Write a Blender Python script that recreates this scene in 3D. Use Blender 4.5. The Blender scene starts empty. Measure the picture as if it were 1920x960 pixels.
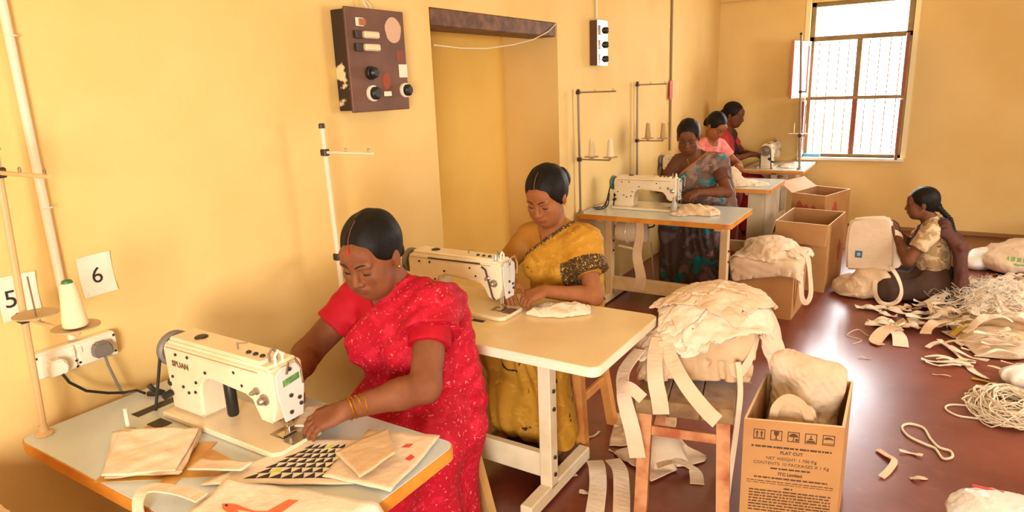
import bpy, bmesh, math, random
import numpy as np
from mathutils import Vector, Matrix
random.seed(7); rng = np.random.default_rng(7)
scene = bpy.context.scene
COL = scene.collection
PI = math.pi
# ------------------------------------------------------------------ camera
def setup_camera():
    yaw, pitch, roll = -0.5679, -0.2486, -0.0382
    cy, sy, cp, sp = math.cos(yaw), math.sin(yaw), math.cos(pitch), math.sin(pitch)
    F = Vector((sy*cp, cy*cp, sp)); R = Vector((cy, -sy, 0)); U = R.cross(F)
    cr, sr = math.cos(roll), math.sin(roll)
    R2 = cr*R + sr*U; U2 = -sr*R + cr*U
    cam = bpy.data.cameras.new('camera'); ob = bpy.data.objects.new('camera', cam); COL.objects.link(ob)
    cam.sensor_width = 36; cam.lens = 1242.7/1920*36; cam.clip_start = .05; cam.clip_end = 200
    m = Matrix.Identity(4)
    for i in range(3):
        m[i][0] = R2[i]; m[i][1] = U2[i]; m[i][2] = -F[i]
    m[0][3], m[1][3], m[2][3] = 2.290, -0.9715, 1.7024
    ob.matrix_world = m
    scene.camera = ob
setup_camera()
# ------------------------------------------------------------------ light
scene.view_settings.view_transform = 'Standard'
scene.view_settings.look = 'None'
scene.view_settings.exposure = 0.0
scene.view_settings.gamma = 1
scene.view_settings.use_curve_mapping = False
W = bpy.data.worlds.new('world'); scene.world = W; W.use_nodes = True
_n = W.node_tree.nodes; _bg = _n['Background']
_bg.inputs[0].default_value = (.97, .985, 1.0, 1); _bg.inputs[1].default_value = 28.0
def area(name, loc, target, sx, sy, energy, color, portal=False):
    l = bpy.data.lights.new(name, 'AREA'); l.shape = 'RECTANGLE'; l.size = sx; l.size_y = sy
    l.energy = energy; l.color = color
    if portal: l.cycles.is_portal = True
    o = bpy.data.objects.new(name, l); COL.objects.link(o); o.location = loc
    d = Vector(target) - Vector(loc); o.rotation_euler = d.to_track_quat('-Z', 'Y').to_euler()
    return o
# daylight through the open double door behind the camera, the side window, and the far window
area('door_daylight', (3.05, -2.72, 1.40), (1.4, 2.2, 1.1), 1.0, 1.2, 200, (1, .945, .85))
area('side_daylight', (4.75, 3.6, 1.6), (2.0, 3.4, .4), 1.6, 1.3, 100, (1, .96, .89))
area('window_daylight', (1.5, 7.60, 1.65), (1.5, 5.0, 1.65), 1.0, 1.69, 10, (1, 1, 1), portal=True)
# ------------------------------------------------------------------ materials
MATS = {}
def nd(t, kind, **kw):
    n = t.nodes.new(kind)
    for k, v in kw.items():
        if k.startswith('i_'):
            n.inputs[k[2:].replace('_', ' ')].default_value = v
        else: setattr(n, k, v)
    return n
def mat(name, col, rough=.6, var=None, scale=8, spec=.5, metal=0, bump=0, bscale=60, bstretch=None, alpha=1, trans=0, sheen=0, var_lo=.4, var_hi=.65, coat=0, detail=4, sss=0):
    if name in MATS: return MATS[name]
    m = bpy.data.materials.new(name); m.use_nodes = True; t = m.node_tree
    b = t.nodes['Principled BSDF']
    b.inputs['Base Color'].default_value = (*col, 1); b.inputs['Roughness'].default_value = rough
    b.inputs['Metallic'].default_value = metal; b.inputs['Specular IOR Level'].default_value = spec
    if alpha < 1: b.inputs['Alpha'].default_value = alpha
    if trans: b.inputs['Transmission Weight'].default_value = trans
    if sheen: b.inputs['Sheen Weight'].default_value = sheen
    if coat: b.inputs['Coat Weight'].default_value = coat; b.inputs['Coat Roughness'].default_value = .15
    if sss:
        b.inputs['Subsurface Weight'].default_value = sss; b.inputs['Subsurface Radius'].default_value = (.012, .004, .002)
    tc = nd(t, 'ShaderNodeTexCoord')
    if var is not None:
        n = nd(t, 'ShaderNodeTexNoise', i_Scale=scale, i_Detail=detail)
        t.links.new(tc.outputs['Object'], n.inputs['Vector'])
        r = nd(t, 'ShaderNodeMapRange'); r.inputs['From Min'].default_value = var_lo; r.inputs['From Max'].default_value = var_hi
        t.links.new(n.outputs['Fac'], r.inputs['Value'])
        mx = nd(t, 'ShaderNodeMix', data_type='RGBA')
        mx.inputs[6].default_value = (*col, 1); mx.inputs[7].default_value = (*var, 1)
        t.links.new(r.outputs['Result'], mx.inputs[0]); t.links.new(mx.outputs[2], b.inputs['Base Color'])
    if bump:
        n2 = nd(t, 'ShaderNodeTexNoise', i_Scale=bscale, i_Detail=3)
        src = tc.outputs['Object']
        if bstretch:
            mp = nd(t, 'ShaderNodeMapping'); mp.inputs['Scale'].default_value = bstretch
            t.links.new(src, mp.inputs['Vector']); src = mp.outputs['Vector']
        t.links.new(src, n2.inputs['Vector'])
        bp = nd(t, 'ShaderNodeBump'); bp.inputs['Strength'].default_value = bump; bp.inputs['Distance'].default_value = .01
        t.links.new(n2.outputs['Fac'], bp.inputs['Height']); t.links.new(bp.outputs['Normal'], b.inputs['Normal'])
    MATS[name] = m
    return m
def s2l(r, g, b):
    f = lambda c: (c/255/12.92) if c/255 <= .04045 else ((c/255+.055)/1.055)**2.4
    return (f(r), f(g), f(b))
# ------------------------------------------------------------------ object helpers
LOC = {}
def tag(o, label=None, cat=None, group=None, kind=None):
    if label: o['label'] = label
    if cat: o['category'] = cat
    if group: o['group'] = group
    if kind: o['kind'] = kind
    return o
def thing(name, label, cat, loc=(0, 0, 0), rz=0, group=None):
    o = bpy.data.objects.new(name, None); COL.objects.link(o)
    o.empty_display_size = .1
    o.location = loc; o.rotation_euler = (0, 0, rz); LOC[o.name] = Vector(loc)
    return tag(o, label, cat, group)
def finish(name, me, mats, parent, local, smooth):
    if not isinstance(mats, (list, tuple)): mats = [mats]
    for m in mats: me.materials.append(m)
    if smooth:
        me.shade_smooth(); me.set_sharp_from_angle(angle=math.radians(smooth if smooth is not True else 40))
    o = bpy.data.objects.new(name, me); COL.objects.link(o)
    if parent is not None:
        o.parent = parent
        LOC[o.name] = LOC.get(parent.name, Vector((0, 0, 0)))
        if not local: me.transform(Matrix.Translation(-LOC[o.name]))
    else: LOC[o.name] = Vector((0, 0, 0))
    return o
def center_origin(o):
    """give a one-mesh thing an origin at its base"""
    me = o.data; co = np.empty(len(me.vertices)*3); me.vertices.foreach_get('co', co); co = co.reshape(-1, 3)
    lo, hi = co.min(0), co.max(0); c = Vector(((lo[0]+hi[0])/2, (lo[1]+hi[1])/2, lo[2]))
    me.transform(Matrix.Translation(-c)); o.location = c; LOC[o.name] = c
    return o
class MB:
    def __init__(s): s.v = []; s.f = []; s.m = []; s.cur = 0
    def add(s, vs, fs, M=None):
        o = len(s.v)
        s.v += [tuple(M @ Vector(p)) if M is not None else tuple(p) for p in vs]
        s.f += [[i+o for i in f] for f in fs]; s.m += [s.cur]*len(fs)
        return s
    def box(s, c, size, ch=0, M=None):
        hx, hy, hz = size[0]/2, size[1]/2, size[2]/2; x, y, z = c
        if ch <= 0:
            vs = [(x+a*hx, y+b*hy, z+d*hz) for a in (-1, 1) for b in (-1, 1) for d in (-1, 1)]
            fs = [(0, 1, 3, 2), (4, 6, 7, 5), (0, 4, 5, 1), (2, 3, 7, 6), (0, 2, 6, 4), (1, 5, 7, 3)]
            return s.add(vs, fs, M)
        ch = min(ch, hx*.9, hy*.9, hz*.9)
        bm = bmesh.new(); bmesh.ops.create_cube(bm, size=1)
        for v in bm.verts: v.co = Vector((x+v.co.x*2*hx, y+v.co.y*2*hy, z+v.co.z*2*hz))
        bmesh.ops.bevel(bm, geom=bm.edges[:], offset=ch, segments=1, affect='EDGES')
        s.addbm(bm, M); bm.free(); return s
    def addbm(s, bm, M=None):
        bm.verts.index_update()
        s.add([v.co for v in bm.verts], [[v.index for v in f.verts] for f in bm.faces], M)
    def box2(s, a, b, ch=0, M=None):
        return s.box([(a[i]+b[i])/2 for i in range(3)], [abs(b[i]-a[i]) for i in range(3)], ch, M)
    def tube(s, pts, r, n=8, cap=True, M=None, closed=False):
        P = [Vector(p) for p in pts]; k = len(P)
        rr = r if isinstance(r, (list, tuple)) else [r]*k
        vs = []; fs = []; up = None
        for i in range(k):
            if closed: d = P[(i+1) % k]-P[i-1]
            else: d = (P[min(i+1, k-1)]-P[max(i-1, 0)])
            if d.length < 1e-9: d = Vector((0, 0, 1))
            d.normalize()
            if up is None:
                up = Vector((0, 0, 1)) if abs(d.z) < .9 else Vector((1, 0, 0))
            a = d.cross(up)
            if a.length < 1e-6: a = d.orthogonal()
            a.normalize(); b = a.cross(d); up = b
            for j in range(n):
                t = 2*PI*j/n; vs.append(P[i]+(a*math.cos(t)+b*math.sin(t))*rr[i])
        for i in range(k if closed else k-1):
            for j in range(n):
                i2 = (i+1) % k
                fs.append((i*n+j, i*n+(j+1) % n, i2*n+(j+1) % n, i2*n+j))
        if cap and not closed:
            fs.append(tuple(range(n-1, -1, -1))); fs.append(tuple((k-1)*n+j for j in range(n)))
        return s.add(vs, fs, M)
    def lathe(s, prof, c=(0, 0, 0), n=20, axis='z', M=None):
        vs = []; fs = []; c = Vector(c)
        for r, h in prof:
            for j in range(n):
                t = 2*PI*j/n; a, b = r*math.cos(t), r*math.sin(t)
                q = {'z': (a, b, h), 'x': (h, a, b), 'y': (b, h, a)}[axis]
                vs.append(c+Vector(q))
        k = len(prof)
        for i in range(k-1):
            for j in range(n): fs.append((i*n+j, i*n+(j+1) % n, (i+1)*n+(j+1) % n, (i+1)*n+j))
        fs.append(tuple(range(n-1, -1, -1))); fs.append(tuple((k-1)*n+j for j in range(n)))
        return s.add(vs, fs, M)
    def prism(s, poly, a, b, axes='xz', bev=0, seg=2, M=None):
        """extrude a 2-D polygon along the third axis from a to b"""
        idx = {'xz': (0, 2, 1), 'xy': (0, 1, 2), 'yz': (1, 2, 0)}[axes]
        bm = bmesh.new()
        def mk(p, h):
            q = [0, 0, 0]; q[idx[0]] = p[0]; q[idx[1]] = p[1]; q[idx[2]] = h; return bm.verts.new(q)
        lo = [mk(p, a) for p in poly]; hi = [mk(p, b) for p in poly]
        bm.faces.new(lo); bm.faces.new(hi); n = len(poly)
        for i in range(n): bm.faces.new((lo[i], lo[(i+1) % n], hi[(i+1) % n], hi[i]))
        bmesh.ops.recalc_face_normals(bm, faces=bm.faces[:])
        if bev: bmesh.ops.bevel(bm, geom=[e for e in bm.edges], offset=bev, segments=seg, affect='EDGES', clamp_overlap=True)
        s.addbm(bm, M); bm.free(); return s
    def sphere(s, c, r, n=12, M=None):
        r = r if isinstance(r, (tuple, list)) else (r, r, r)
        prof = []; vs = []; fs = []; m = max(4, n//2)
        for i in range(m+1):
            a = PI*i/m
            for j in range(n):
                t = 2*PI*j/n
                vs.append((c[0]+r[0]*math.sin(a)*math.cos(t), c[1]+r[1]*math.sin(a)*math.sin(t), c[2]+r[2]*math.cos(a)))
        for i in range(m):
            for j in range(n):
                fs.append((i*n+j, (i+1)*n+j, (i+1)*n+(j+1) % n, i*n+(j+1) % n))
        return s.add(vs, fs, M)
    def torus(s, c, R, r, axis=(0, 0, 1), n=24, k=8, M=None):
        ax = Vector(axis).normalized(); a = ax.orthogonal().normalized(); b = ax.cross(a)
        return s.tube([Vector(c)+(a*math.cos(2*PI*i/n)+b*math.sin(2*PI*i/n))*R for i in range(n)], r, k, closed=True, M=M)
    def ribbon(s, pts, w, nrm=(0, 0, 1), th=.002, M=None):
        """flat strip of width w along pts"""
        P = [Vector(p) for p in pts]; k = len(P); vs = []; fs = []
        N = [Vector(q) for q in nrm] if isinstance(nrm[0], (tuple, list, Vector)) else [Vector(nrm)]*k
        ww = w if isinstance(w, (list, tuple)) else [w]*k
        for i in range(k):
            d = (P[min(i+1, k-1)]-P[max(i-1, 0)]).normalized()
            a = d.cross(N[i]);
            if a.length < 1e-4: a = d.orthogonal()
            a.normalize(); nn = a.cross(d).normalized()
            for sx, sn in ((-1, -1), (1, -1), (1, 1), (-1, 1)): vs.append(P[i]+a*ww[i]/2*sx+nn*th/2*sn)
        for i in range(k-1):
            for j in range(4): fs.append((i*4+j, i*4+(j+1) % 4, (i+1)*4+(j+1) % 4, (i+1)*4+j))
        fs.append((3, 2, 1, 0)); e = (k-1)*4; fs.append((e, e+1, e+2, e+3))
        return s.add(vs, fs, M)
    def mesh(s, name):
        me = bpy.data.meshes.new(name); me.from_pydata(s.v, [], s.f); me.update()
        if any(s.m): me.polygons.foreach_set('material_index', s.m)
        return me
    def build(s, name, mats, parent=None, local=False, smooth=0):
        return finish(name, s.mesh(name), mats, parent, local, smooth)
def np_obj(name, v, f, mats, parent=None, local=False, smooth=True, mi=None):
    me = bpy.data.meshes.new(name)
    me.from_pydata(np.asarray(v, float).tolist(), [], f if isinstance(f, list) else f.tolist()); me.update()
    if mi is not None: me.polygons.foreach_set('material_index', np.asarray(mi, dtype=np.int32))
    return finish(name, me, mats, parent, local, 180 if smooth else 0)
def text_mb(txt, size, M, ext=.0006, align='LEFT', font_shear=0, bold=0):
    cu = bpy.data.curves.new('t', 'FONT'); cu.body = txt; cu.size = size; cu.extrude = ext; cu.align_x = align
    cu.offset = bold; cu.shear = font_shear; cu.resolution_u = 3
    ob = bpy.data.objects.new('t', cu); COL.objects.link(ob)
    dg = bpy.context.evaluated_depsgraph_get(); me = bpy.data.meshes.new_from_object(ob.evaluated_get(dg))
    mb = MB(); mb.add([v.co.copy() for v in me.vertices], [list(p.vertices) for p in me.polygons], M)
    bpy.data.objects.remove(ob); bpy.data.curves.remove(cu); bpy.data.meshes.remove(me)
    return mb
def frame(origin, xdir, ydir):
    x = Vector(xdir).normalized(); y = Vector(ydir).normalized(); z = x.cross(y).normalized(); y = z.cross(x)
    m = Matrix.Identity(4)
    for i in range(3): m[i][0], m[i][1], m[i][2], m[i][3] = x[i], y[i], z[i], origin[i]
    return m
def copy_tree(o, parent=None):
    c = o.copy(); COL.objects.link(c); c.parent = parent
    for ch in list(o.children): copy_tree(ch, c)
    LOC[c.name] = LOC.get(o.name, Vector((0, 0, 0)))
    return c
# ------------------------------------------------------------------ palette
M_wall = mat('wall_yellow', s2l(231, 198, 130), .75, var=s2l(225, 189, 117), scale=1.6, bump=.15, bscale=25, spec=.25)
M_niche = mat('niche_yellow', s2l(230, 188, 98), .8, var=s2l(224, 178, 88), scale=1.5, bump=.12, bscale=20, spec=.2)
M_ceil = mat('ceiling_cream', s2l(240, 228, 195), .9)
M_lintel = mat('lintel_wood', s2l(84, 50, 28), .6, var=s2l(120, 80, 50), scale=14, bump=.3, bscale=30)
M_white = mat('white_paint', s2l(236, 226, 206), .45)
M_pvc = mat('pvc_white', s2l(226, 212, 184), .45)
M_cream = mat('cream_enamel', s2l(234, 218, 190), .3, var=s2l(226, 206, 172), scale=5, coat=.3)
M_black = mat('black_plastic', (.012, .011, .010), .4)
M_grey = mat('grey_plastic', s2l(120, 112, 104), .5)
M_dark = mat('dark_metal', s2l(60, 52, 46), .45, metal=.4)
M_steel = mat('steel', s2l(170, 160, 148), .3, metal=.9)
M_chrome = mat('chrome', s2l(210, 205, 198), .15, metal=1)
M_edge = mat('edge_band_orange', s2l(216, 142, 48), .45, var=s2l(200, 122, 36), scale=9)
M_lam_b = mat('laminate_blue_grey', s2l(206, 214, 214), .22, var=s2l(196, 202, 200), scale=3)
M_lam_c = mat('laminate_cream', s2l(232, 208, 160), .28, var=s2l(224, 196, 146), scale=3)
M_lam_w = mat('laminate_white_edge', s2l(240, 228, 204), .35)
M_tape = mat('brown_tape', s2l(206, 152, 72), .35, var=s2l(190, 132, 56), scale=14)
M_legc = mat('leg_cream_paint', s2l(226, 200, 156), .45, var=s2l(208, 178, 132), scale=6)
M_legw = mat('leg_white_paint', s2l(236, 220, 190), .4, var=s2l(220, 200, 164), scale=6)
M_paper = mat('paper', s2l(236, 224, 204), .8)
M_ink = mat('ink_black', (.02, .018, .016), .7)
M_wood = mat('pine_wood', s2l(206, 140, 70), .55, var=s2l(184, 112, 48), scale=10, bump=.2, bscale=14, bstretch=(6, 6, 1))
M_woodp = mat('pale_wood', s2l(214, 172, 110), .6, var=s2l(190, 140, 80), scale=8, bump=.2, bscale=14)
M_woodo = mat('old_stool_wood', s2l(150, 116, 74), .6, var=s2l(112, 80, 48), scale=9, bump=.35, bscale=24)
M_stoolleg = mat('stool_leg_wood', s2l(206, 146, 98), .6, var=s2l(166, 88, 46), scale=11, bump=.2, bscale=20)
M_card = mat('cardboard', s2l(190, 140, 86), .8, var=s2l(180, 128, 76), scale=4, bump=.06, bscale=40)
M_cardin = mat('cardboard_inside', s2l(170, 122, 74), .85)
M_cardedge_lit = mat('cardboard_edge_lit', s2l(236, 206, 160), .85)  # rim colour lightened, paints in the light the cut edges catch
M_canvas = mat('canvas', s2l(226, 202, 174), .9, var=s2l(220, 192, 160), scale=6, bump=.5, bscale=24, spec=.15)
M_canvas2 = mat('canvas_bleached', s2l(232, 216, 194), .9, var=s2l(226, 206, 178), scale=7, bump=.5, bscale=24, spec=.15)
M_canvas3 = mat('canvas_unbleached', s2l(216, 186, 150), .9, var=s2l(206, 172, 134), scale=6, bump=.5, bscale=24, spec=.15)
M_thread = mat('thread_cream', s2l(240, 218, 176), .8, bump=.4, bscale=400, bstretch=(.2, .2, 6))
M_threadb = mat('thread_tan', s2l(196, 158, 106), .8, bump=.4, bscale=400, bstretch=(.2, .2, 6))
M_belt = mat('rubber_belt', (.03, .025, .02), .6)
M_green = mat('green_plastic', s2l(40, 110, 64), .5)
M_pink = mat('pink_plastic', s2l(214, 50, 110), .4)
M_red = mat('red_plastic', s2l(200, 60, 60), .5)
M_frame = mat('window_frame_paint', s2l(128, 108, 66), .55, var=s2l(146, 122, 76), scale=6)
M_framer = mat('window_frame_worn', s2l(136, 74, 50), .6)
M_bar = mat('iron_bar', s2l(150, 142, 126), .6)
M_shut = mat('shutter_red', s2l(196, 120, 104), .5, var=s2l(184, 104, 88), scale=5)
def floor_mat():
    m = bpy.data.materials.new('red_oxide_floor'); m.use_nodes = True; t = m.node_tree; b = t.nodes['Principled BSDF']
    tc = nd(t, 'ShaderNodeTexCoord')
    n1 = nd(t, 'ShaderNodeTexNoise', i_Scale=1.3, i_Detail=6.0, i_Roughness=.6); n2 = nd(t, 'ShaderNodeTexNoise', i_Scale=14.0, i_Detail=5.0)
    for n in (n1, n2): t.links.new(tc.outputs['Object'], n.inputs['Vector'])
    r1 = nd(t, 'ShaderNodeValToRGB'); e = r1.color_ramp.elements
    e[0].position = .36; e[0].color = (*s2l(98, 36, 25), 1); e[1].position = .68; e[1].color = (*s2l(130, 56, 41), 1)
    t.links.new(n1.outputs['Fac'], r1.inputs['Fac'])
    mx = nd(t, 'ShaderNodeMix', data_type='RGBA'); mr = nd(t, 'ShaderNodeMapRange')
    mr.inputs['From Min'].default_value = .55; mr.inputs['From Max'].default_value = .78; mr.inputs['To Max'].default_value = .35
    t.links.new(n2.outputs['Fac'], mr.inputs['Value']); t.links.new(mr.outputs['Result'], mx.inputs[0])
    t.links.new(r1.outputs['Color'], mx.inputs[6]); mx.inputs[7].default_value = (*s2l(146, 88, 72), 1)
    t.links.new(mx.outputs[2], b.inputs['Base Color'])
    rr = nd(t, 'ShaderNodeMapRange'); rr.inputs['From Min'].default_value = .3; rr.inputs['From Max'].default_value = .7
    rr.inputs['To Min'].default_value = .27; rr.inputs['To Max'].default_value = .36
    t.links.new(n1.outputs['Fac'], rr.inputs['Value']); t.links.new(rr.outputs['Result'], b.inputs['Roughness'])
    b.inputs['Specular IOR Level'].default_value = 1.0
    bp = nd(t, 'ShaderNodeBump'); bp.inputs['Strength'].default_value = .12; bp.inputs['Distance'].default_value = .01
    n3 = nd(t, 'ShaderNodeTexNoise', i_Scale=5.0, i_Detail=4.0); t.links.new(tc.outputs['Object'], n3.inputs['Vector'])
    t.links.new(n3.outputs['Fac'], bp.inputs['Height']); t.links.new(bp.outputs['Normal'], b.inputs['Normal'])
    return m
M_floor = floor_mat()
# ------------------------------------------------------------------ room shell
RX, RY0, RY1, RZ = 4.7, -2.7, 7.41, 2.95
def struct(name, mb, m, parent=None, smooth=0):
    o = mb.build(name, m, parent, smooth=smooth)
    if parent is None: tag(o, kind='structure')
    return o
struct('floor', MB().box2((-.7, RY0-.2, -.1), (RX+.2, RY1+.2, 0)), M_floor)
struct('ceiling', MB().box2((-.7, RY0-.2, RZ), (RX+.2, RY1+.2, RZ+.1)), M_ceil)
DY0, DY1, DZ, DD = 1.905, 3.31, 2.125, .45
mb = MB()
mb.box2((-DD, RY0-.2, 0), (0, DY0, RZ)); mb.box2((-DD, DY1, 0), (0, RY1+.2, RZ)); mb.box2((-DD, DY0, DZ), (0, DY1, RZ))
wall_left = struct('wall_left', mb, M_wall)
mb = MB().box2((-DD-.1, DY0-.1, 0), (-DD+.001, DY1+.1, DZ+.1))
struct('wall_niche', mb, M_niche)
# back wall with window opening
WX0, WX1, WZ0, WZ1 = 1.0, 2.0, .80, 2.49
mb = MB()
mb.box2((0, RY1, 0), (WX0, RY1+.22, RZ)); mb.box2((WX1, RY1, 0), (RX+.2, RY1+.22, RZ)); mb.box2((WX0, RY1, 0), (WX1, RY1+.22, WZ0)); mb.box2((WX0, RY1, WZ1), (WX1, RY1+.22, RZ))
struct('wall_back', mb, M_wall)
# right wall with a window opening, front wall with a doorway (both outside the picture, they let the daylight in)
mb = MB(); y0, y1, z0, z1 = 2.7, 4.5, .9, 2.3
mb.box2((RX, RY0-.2, 0), (RX+.2, y0, RZ)); mb.box2((RX, y1, 0), (RX+.2, RY1, RZ)); mb.box2((RX, y0, 0), (RX+.2, y1, z0)); mb.box2((RX, y0, z1), (RX+.2, y1, RZ))
struct('wall_right', mb, M_wall)
mb = MB(); x0, x1, z1 = 2.2, 3.9, 2.35
mb.box2((0, RY0-.2, 0), (x0, RY0, RZ)); mb.box2((x1, RY0-.2, 0), (RX, RY0, RZ)); mb.box2((x0, RY0-.2, z1), (x1, RY0, RZ))
struct('wall_front', mb, M_wall)
# unseen walls and roof added to block sky light at doorway and side window
mb = MB(); mb.box2((-.7, -5.4, 0), (7.2, -5.2, 3.0)); mb.box2((-.7, -5.4, 2.96), (7.2, RY0-.2, 3.06)); mb.box2((-.7, -5.2, 0), (-.5, RY0-.2, 2.96)); mb.box2((7.0, -5.2, 0), (7.2, 8, 2.96)); mb.box2((RX+.2, RY0-.2, 2.96), (7.2, 8, 3.06)); mb.box2((-.7, -5.4, -.1), (7.2, RY0-.2, 0)); mb.box2((RX+.2, RY0-.2, -.1), (7.2, 8, 0)); mb.box2((RX+.2, 7.8, 0), (7.2, 8, 2.96))
struct('wall_sky_block', mb, M_ceil)
# cornice line on the back wall and lintel over the recess
struct('trim_1', MB().box2((0, RY1-.05, 2.575), (.93, RY1, 2.64), .01), M_wall)
struct('trim_2', MB().box2((-.2, DY0+.004, 2.03), (.012, DY1-.045, DZ-.003), .006), M_lintel)
struct('baseboard_back', MB().box2((0, RY1-.012, 0), (RX, RY1, .045), .003), mat('skirting_brown', s2l(150, 110, 60), .6))
# window: frame, mullions, bars, shutter leaf
win = MB(); wy = RY1+.08
def wbar(x0, x1, z0, z1, y0=wy-.035, y1=wy+.035): win.box2((x0, y0, z0), (x1, y1, z1), .005)
wbar(WX0, WX0+.05, WZ0, WZ1); wbar(WX1-.06, WX1, WZ0, WZ1); wbar(WX0, WX1, WZ1-.05, WZ1)
wbar(WX0, WX1, 2.075, 2.13); wbar(WX0, WX1, WZ0, WZ0+.035)
wobj = struct('window_1', win, M_frame)
mb = MB(); mb.box2((WX0+.05, wy-.03, 1.435), (WX1-.06, wy+.03, 1.475), .004); struct('transom_bar', mb, M_frame, wobj)
mb = MB(); mb.box2((1.478, wy-.03, 1.475), (1.532, wy+.03, 2.075), .004); struct('mullion', mb, M_frame, wobj)
mb = MB(); mb.box2((1.478, wy-.03, .835), (1.532, wy+.03, 1.435), .004); struct('mullion', mb, M_framer, wobj)
for i, x in enumerate(np.linspace(1.10, 1.90, 9)):
    if abs(x-1.5) < .03: continue
    struct('window_bar', MB().tube([(x, wy+.02, .84), (x, wy+.02, 2.07)], .007, 6), M_bar, wobj)
# opened casement leaves: the upper ones and the lower ones, folded back into the room
def leaf(x, z0, z1, w, ang, m, hinge):
    c, s = math.cos(ang), math.sin(ang)
    Mx = Matrix.Translation((x, RY1-.012, 0)) @ Matrix.Rotation(ang, 4, 'Z')
    mb = MB(); t = .028
    mb.box2((0, -t, z0), (w, 0, z0+.05), .003, Mx); mb.box2((0, -t, z1-.05), (w, 0, z1), .003, Mx)
    mb.box2((0, -t, z0+.05), (.05, 0, z1-.05), .003, Mx); mb.box2((w-.05, -t, z0+.05), (w, 0, z1-.05), .003, Mx)
    mb.box2((.05, -t*.7, z0+.05), (w-.05, -t*.3, z1-.05), 0, Mx)
    return struct('casement_leaf', mb, m, wobj)
leaf(WX0+.03, 1.47, 2.08, .44, math.radians(-104), M_shut, 1)
leaf(WX1-.03, 1.47, 2.09, .44, math.radians(-87), M_framer, 1)
leaf(WX1-.03, .83, 1.44, .44, math.radians(-87), M_framer, 1)
leaf(WX0+.02, .83, 1.44, .44, math.radians(-84), M_framer, 1)
struct('sill', MB().box2((WX0-.04, RY1-.06, WZ0-.035), (WX1+.04, RY1+.2, WZ0), .006), M_white, wobj)
struct('reveal_trim', MB().box2((WX1+.001, RY1-.012, WZ0), (WX1+.05, RY1+.004, WZ1+.06)).box2((WX0-.05, RY1-.012, WZ0), (WX0-.001, RY1+.004, WZ1+.06)), mat('reveal_cream', s2l(250, 232, 176), .7), wobj)
# shrub and sky outside the window
def shrub(x, y, z, r, label):
    t = thing('garden_shrub', label, 'shrub', (x, y, 0), group='shrubs outside the window')
    mb = MB()
    for i in range(240):
        p = Vector(rng.normal(0, 1, 3)); p = p.normalized()*r*random.uniform(.5, 1); p.z = p.z*.8+z
        d = Vector(rng.normal(0, 1, 3)).normalized(); e = d.orthogonal().normalized(); L = random.uniform(.10, .18)
        mb.add([p, p+d*L*.5+e*L*.22, p+d*L, p+d*L*.5-e*L*.22], [(0, 1, 2, 3)])
    mb.build('foliage', mat('leaf_green', s2l(150, 170, 90), .7, var=s2l(190, 196, 120), scale=3), t, local=True)
    m2 = MB()
    for k in range(5):
        a = k*1.3; m2.tube([(0, 0, 0), (.1*math.cos(a), .1*math.sin(a), z*.5), (.35*r*math.cos(a), .35*r*math.sin(a), z+.2*r)], [.03, .022, .008], 6)
    m2.build('stem', mat('bark', s2l(120, 96, 70), .9), t, local=True)
shrub(2.35, 11.2, 1.55, .75, 'pale sunlit shrub seen through right panes of the barred window')
shrub(.95, 10.6, .75, .5, 'low sunlit shrub seen through lower left panes of the barred window')
struct('ground_outside', MB().box2((-8, RY1+.3, -.25), (14, 40, -.15)), mat('pale_ground', s2l(214, 200, 170), .9))  # ground slab in one even pale colour
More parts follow.
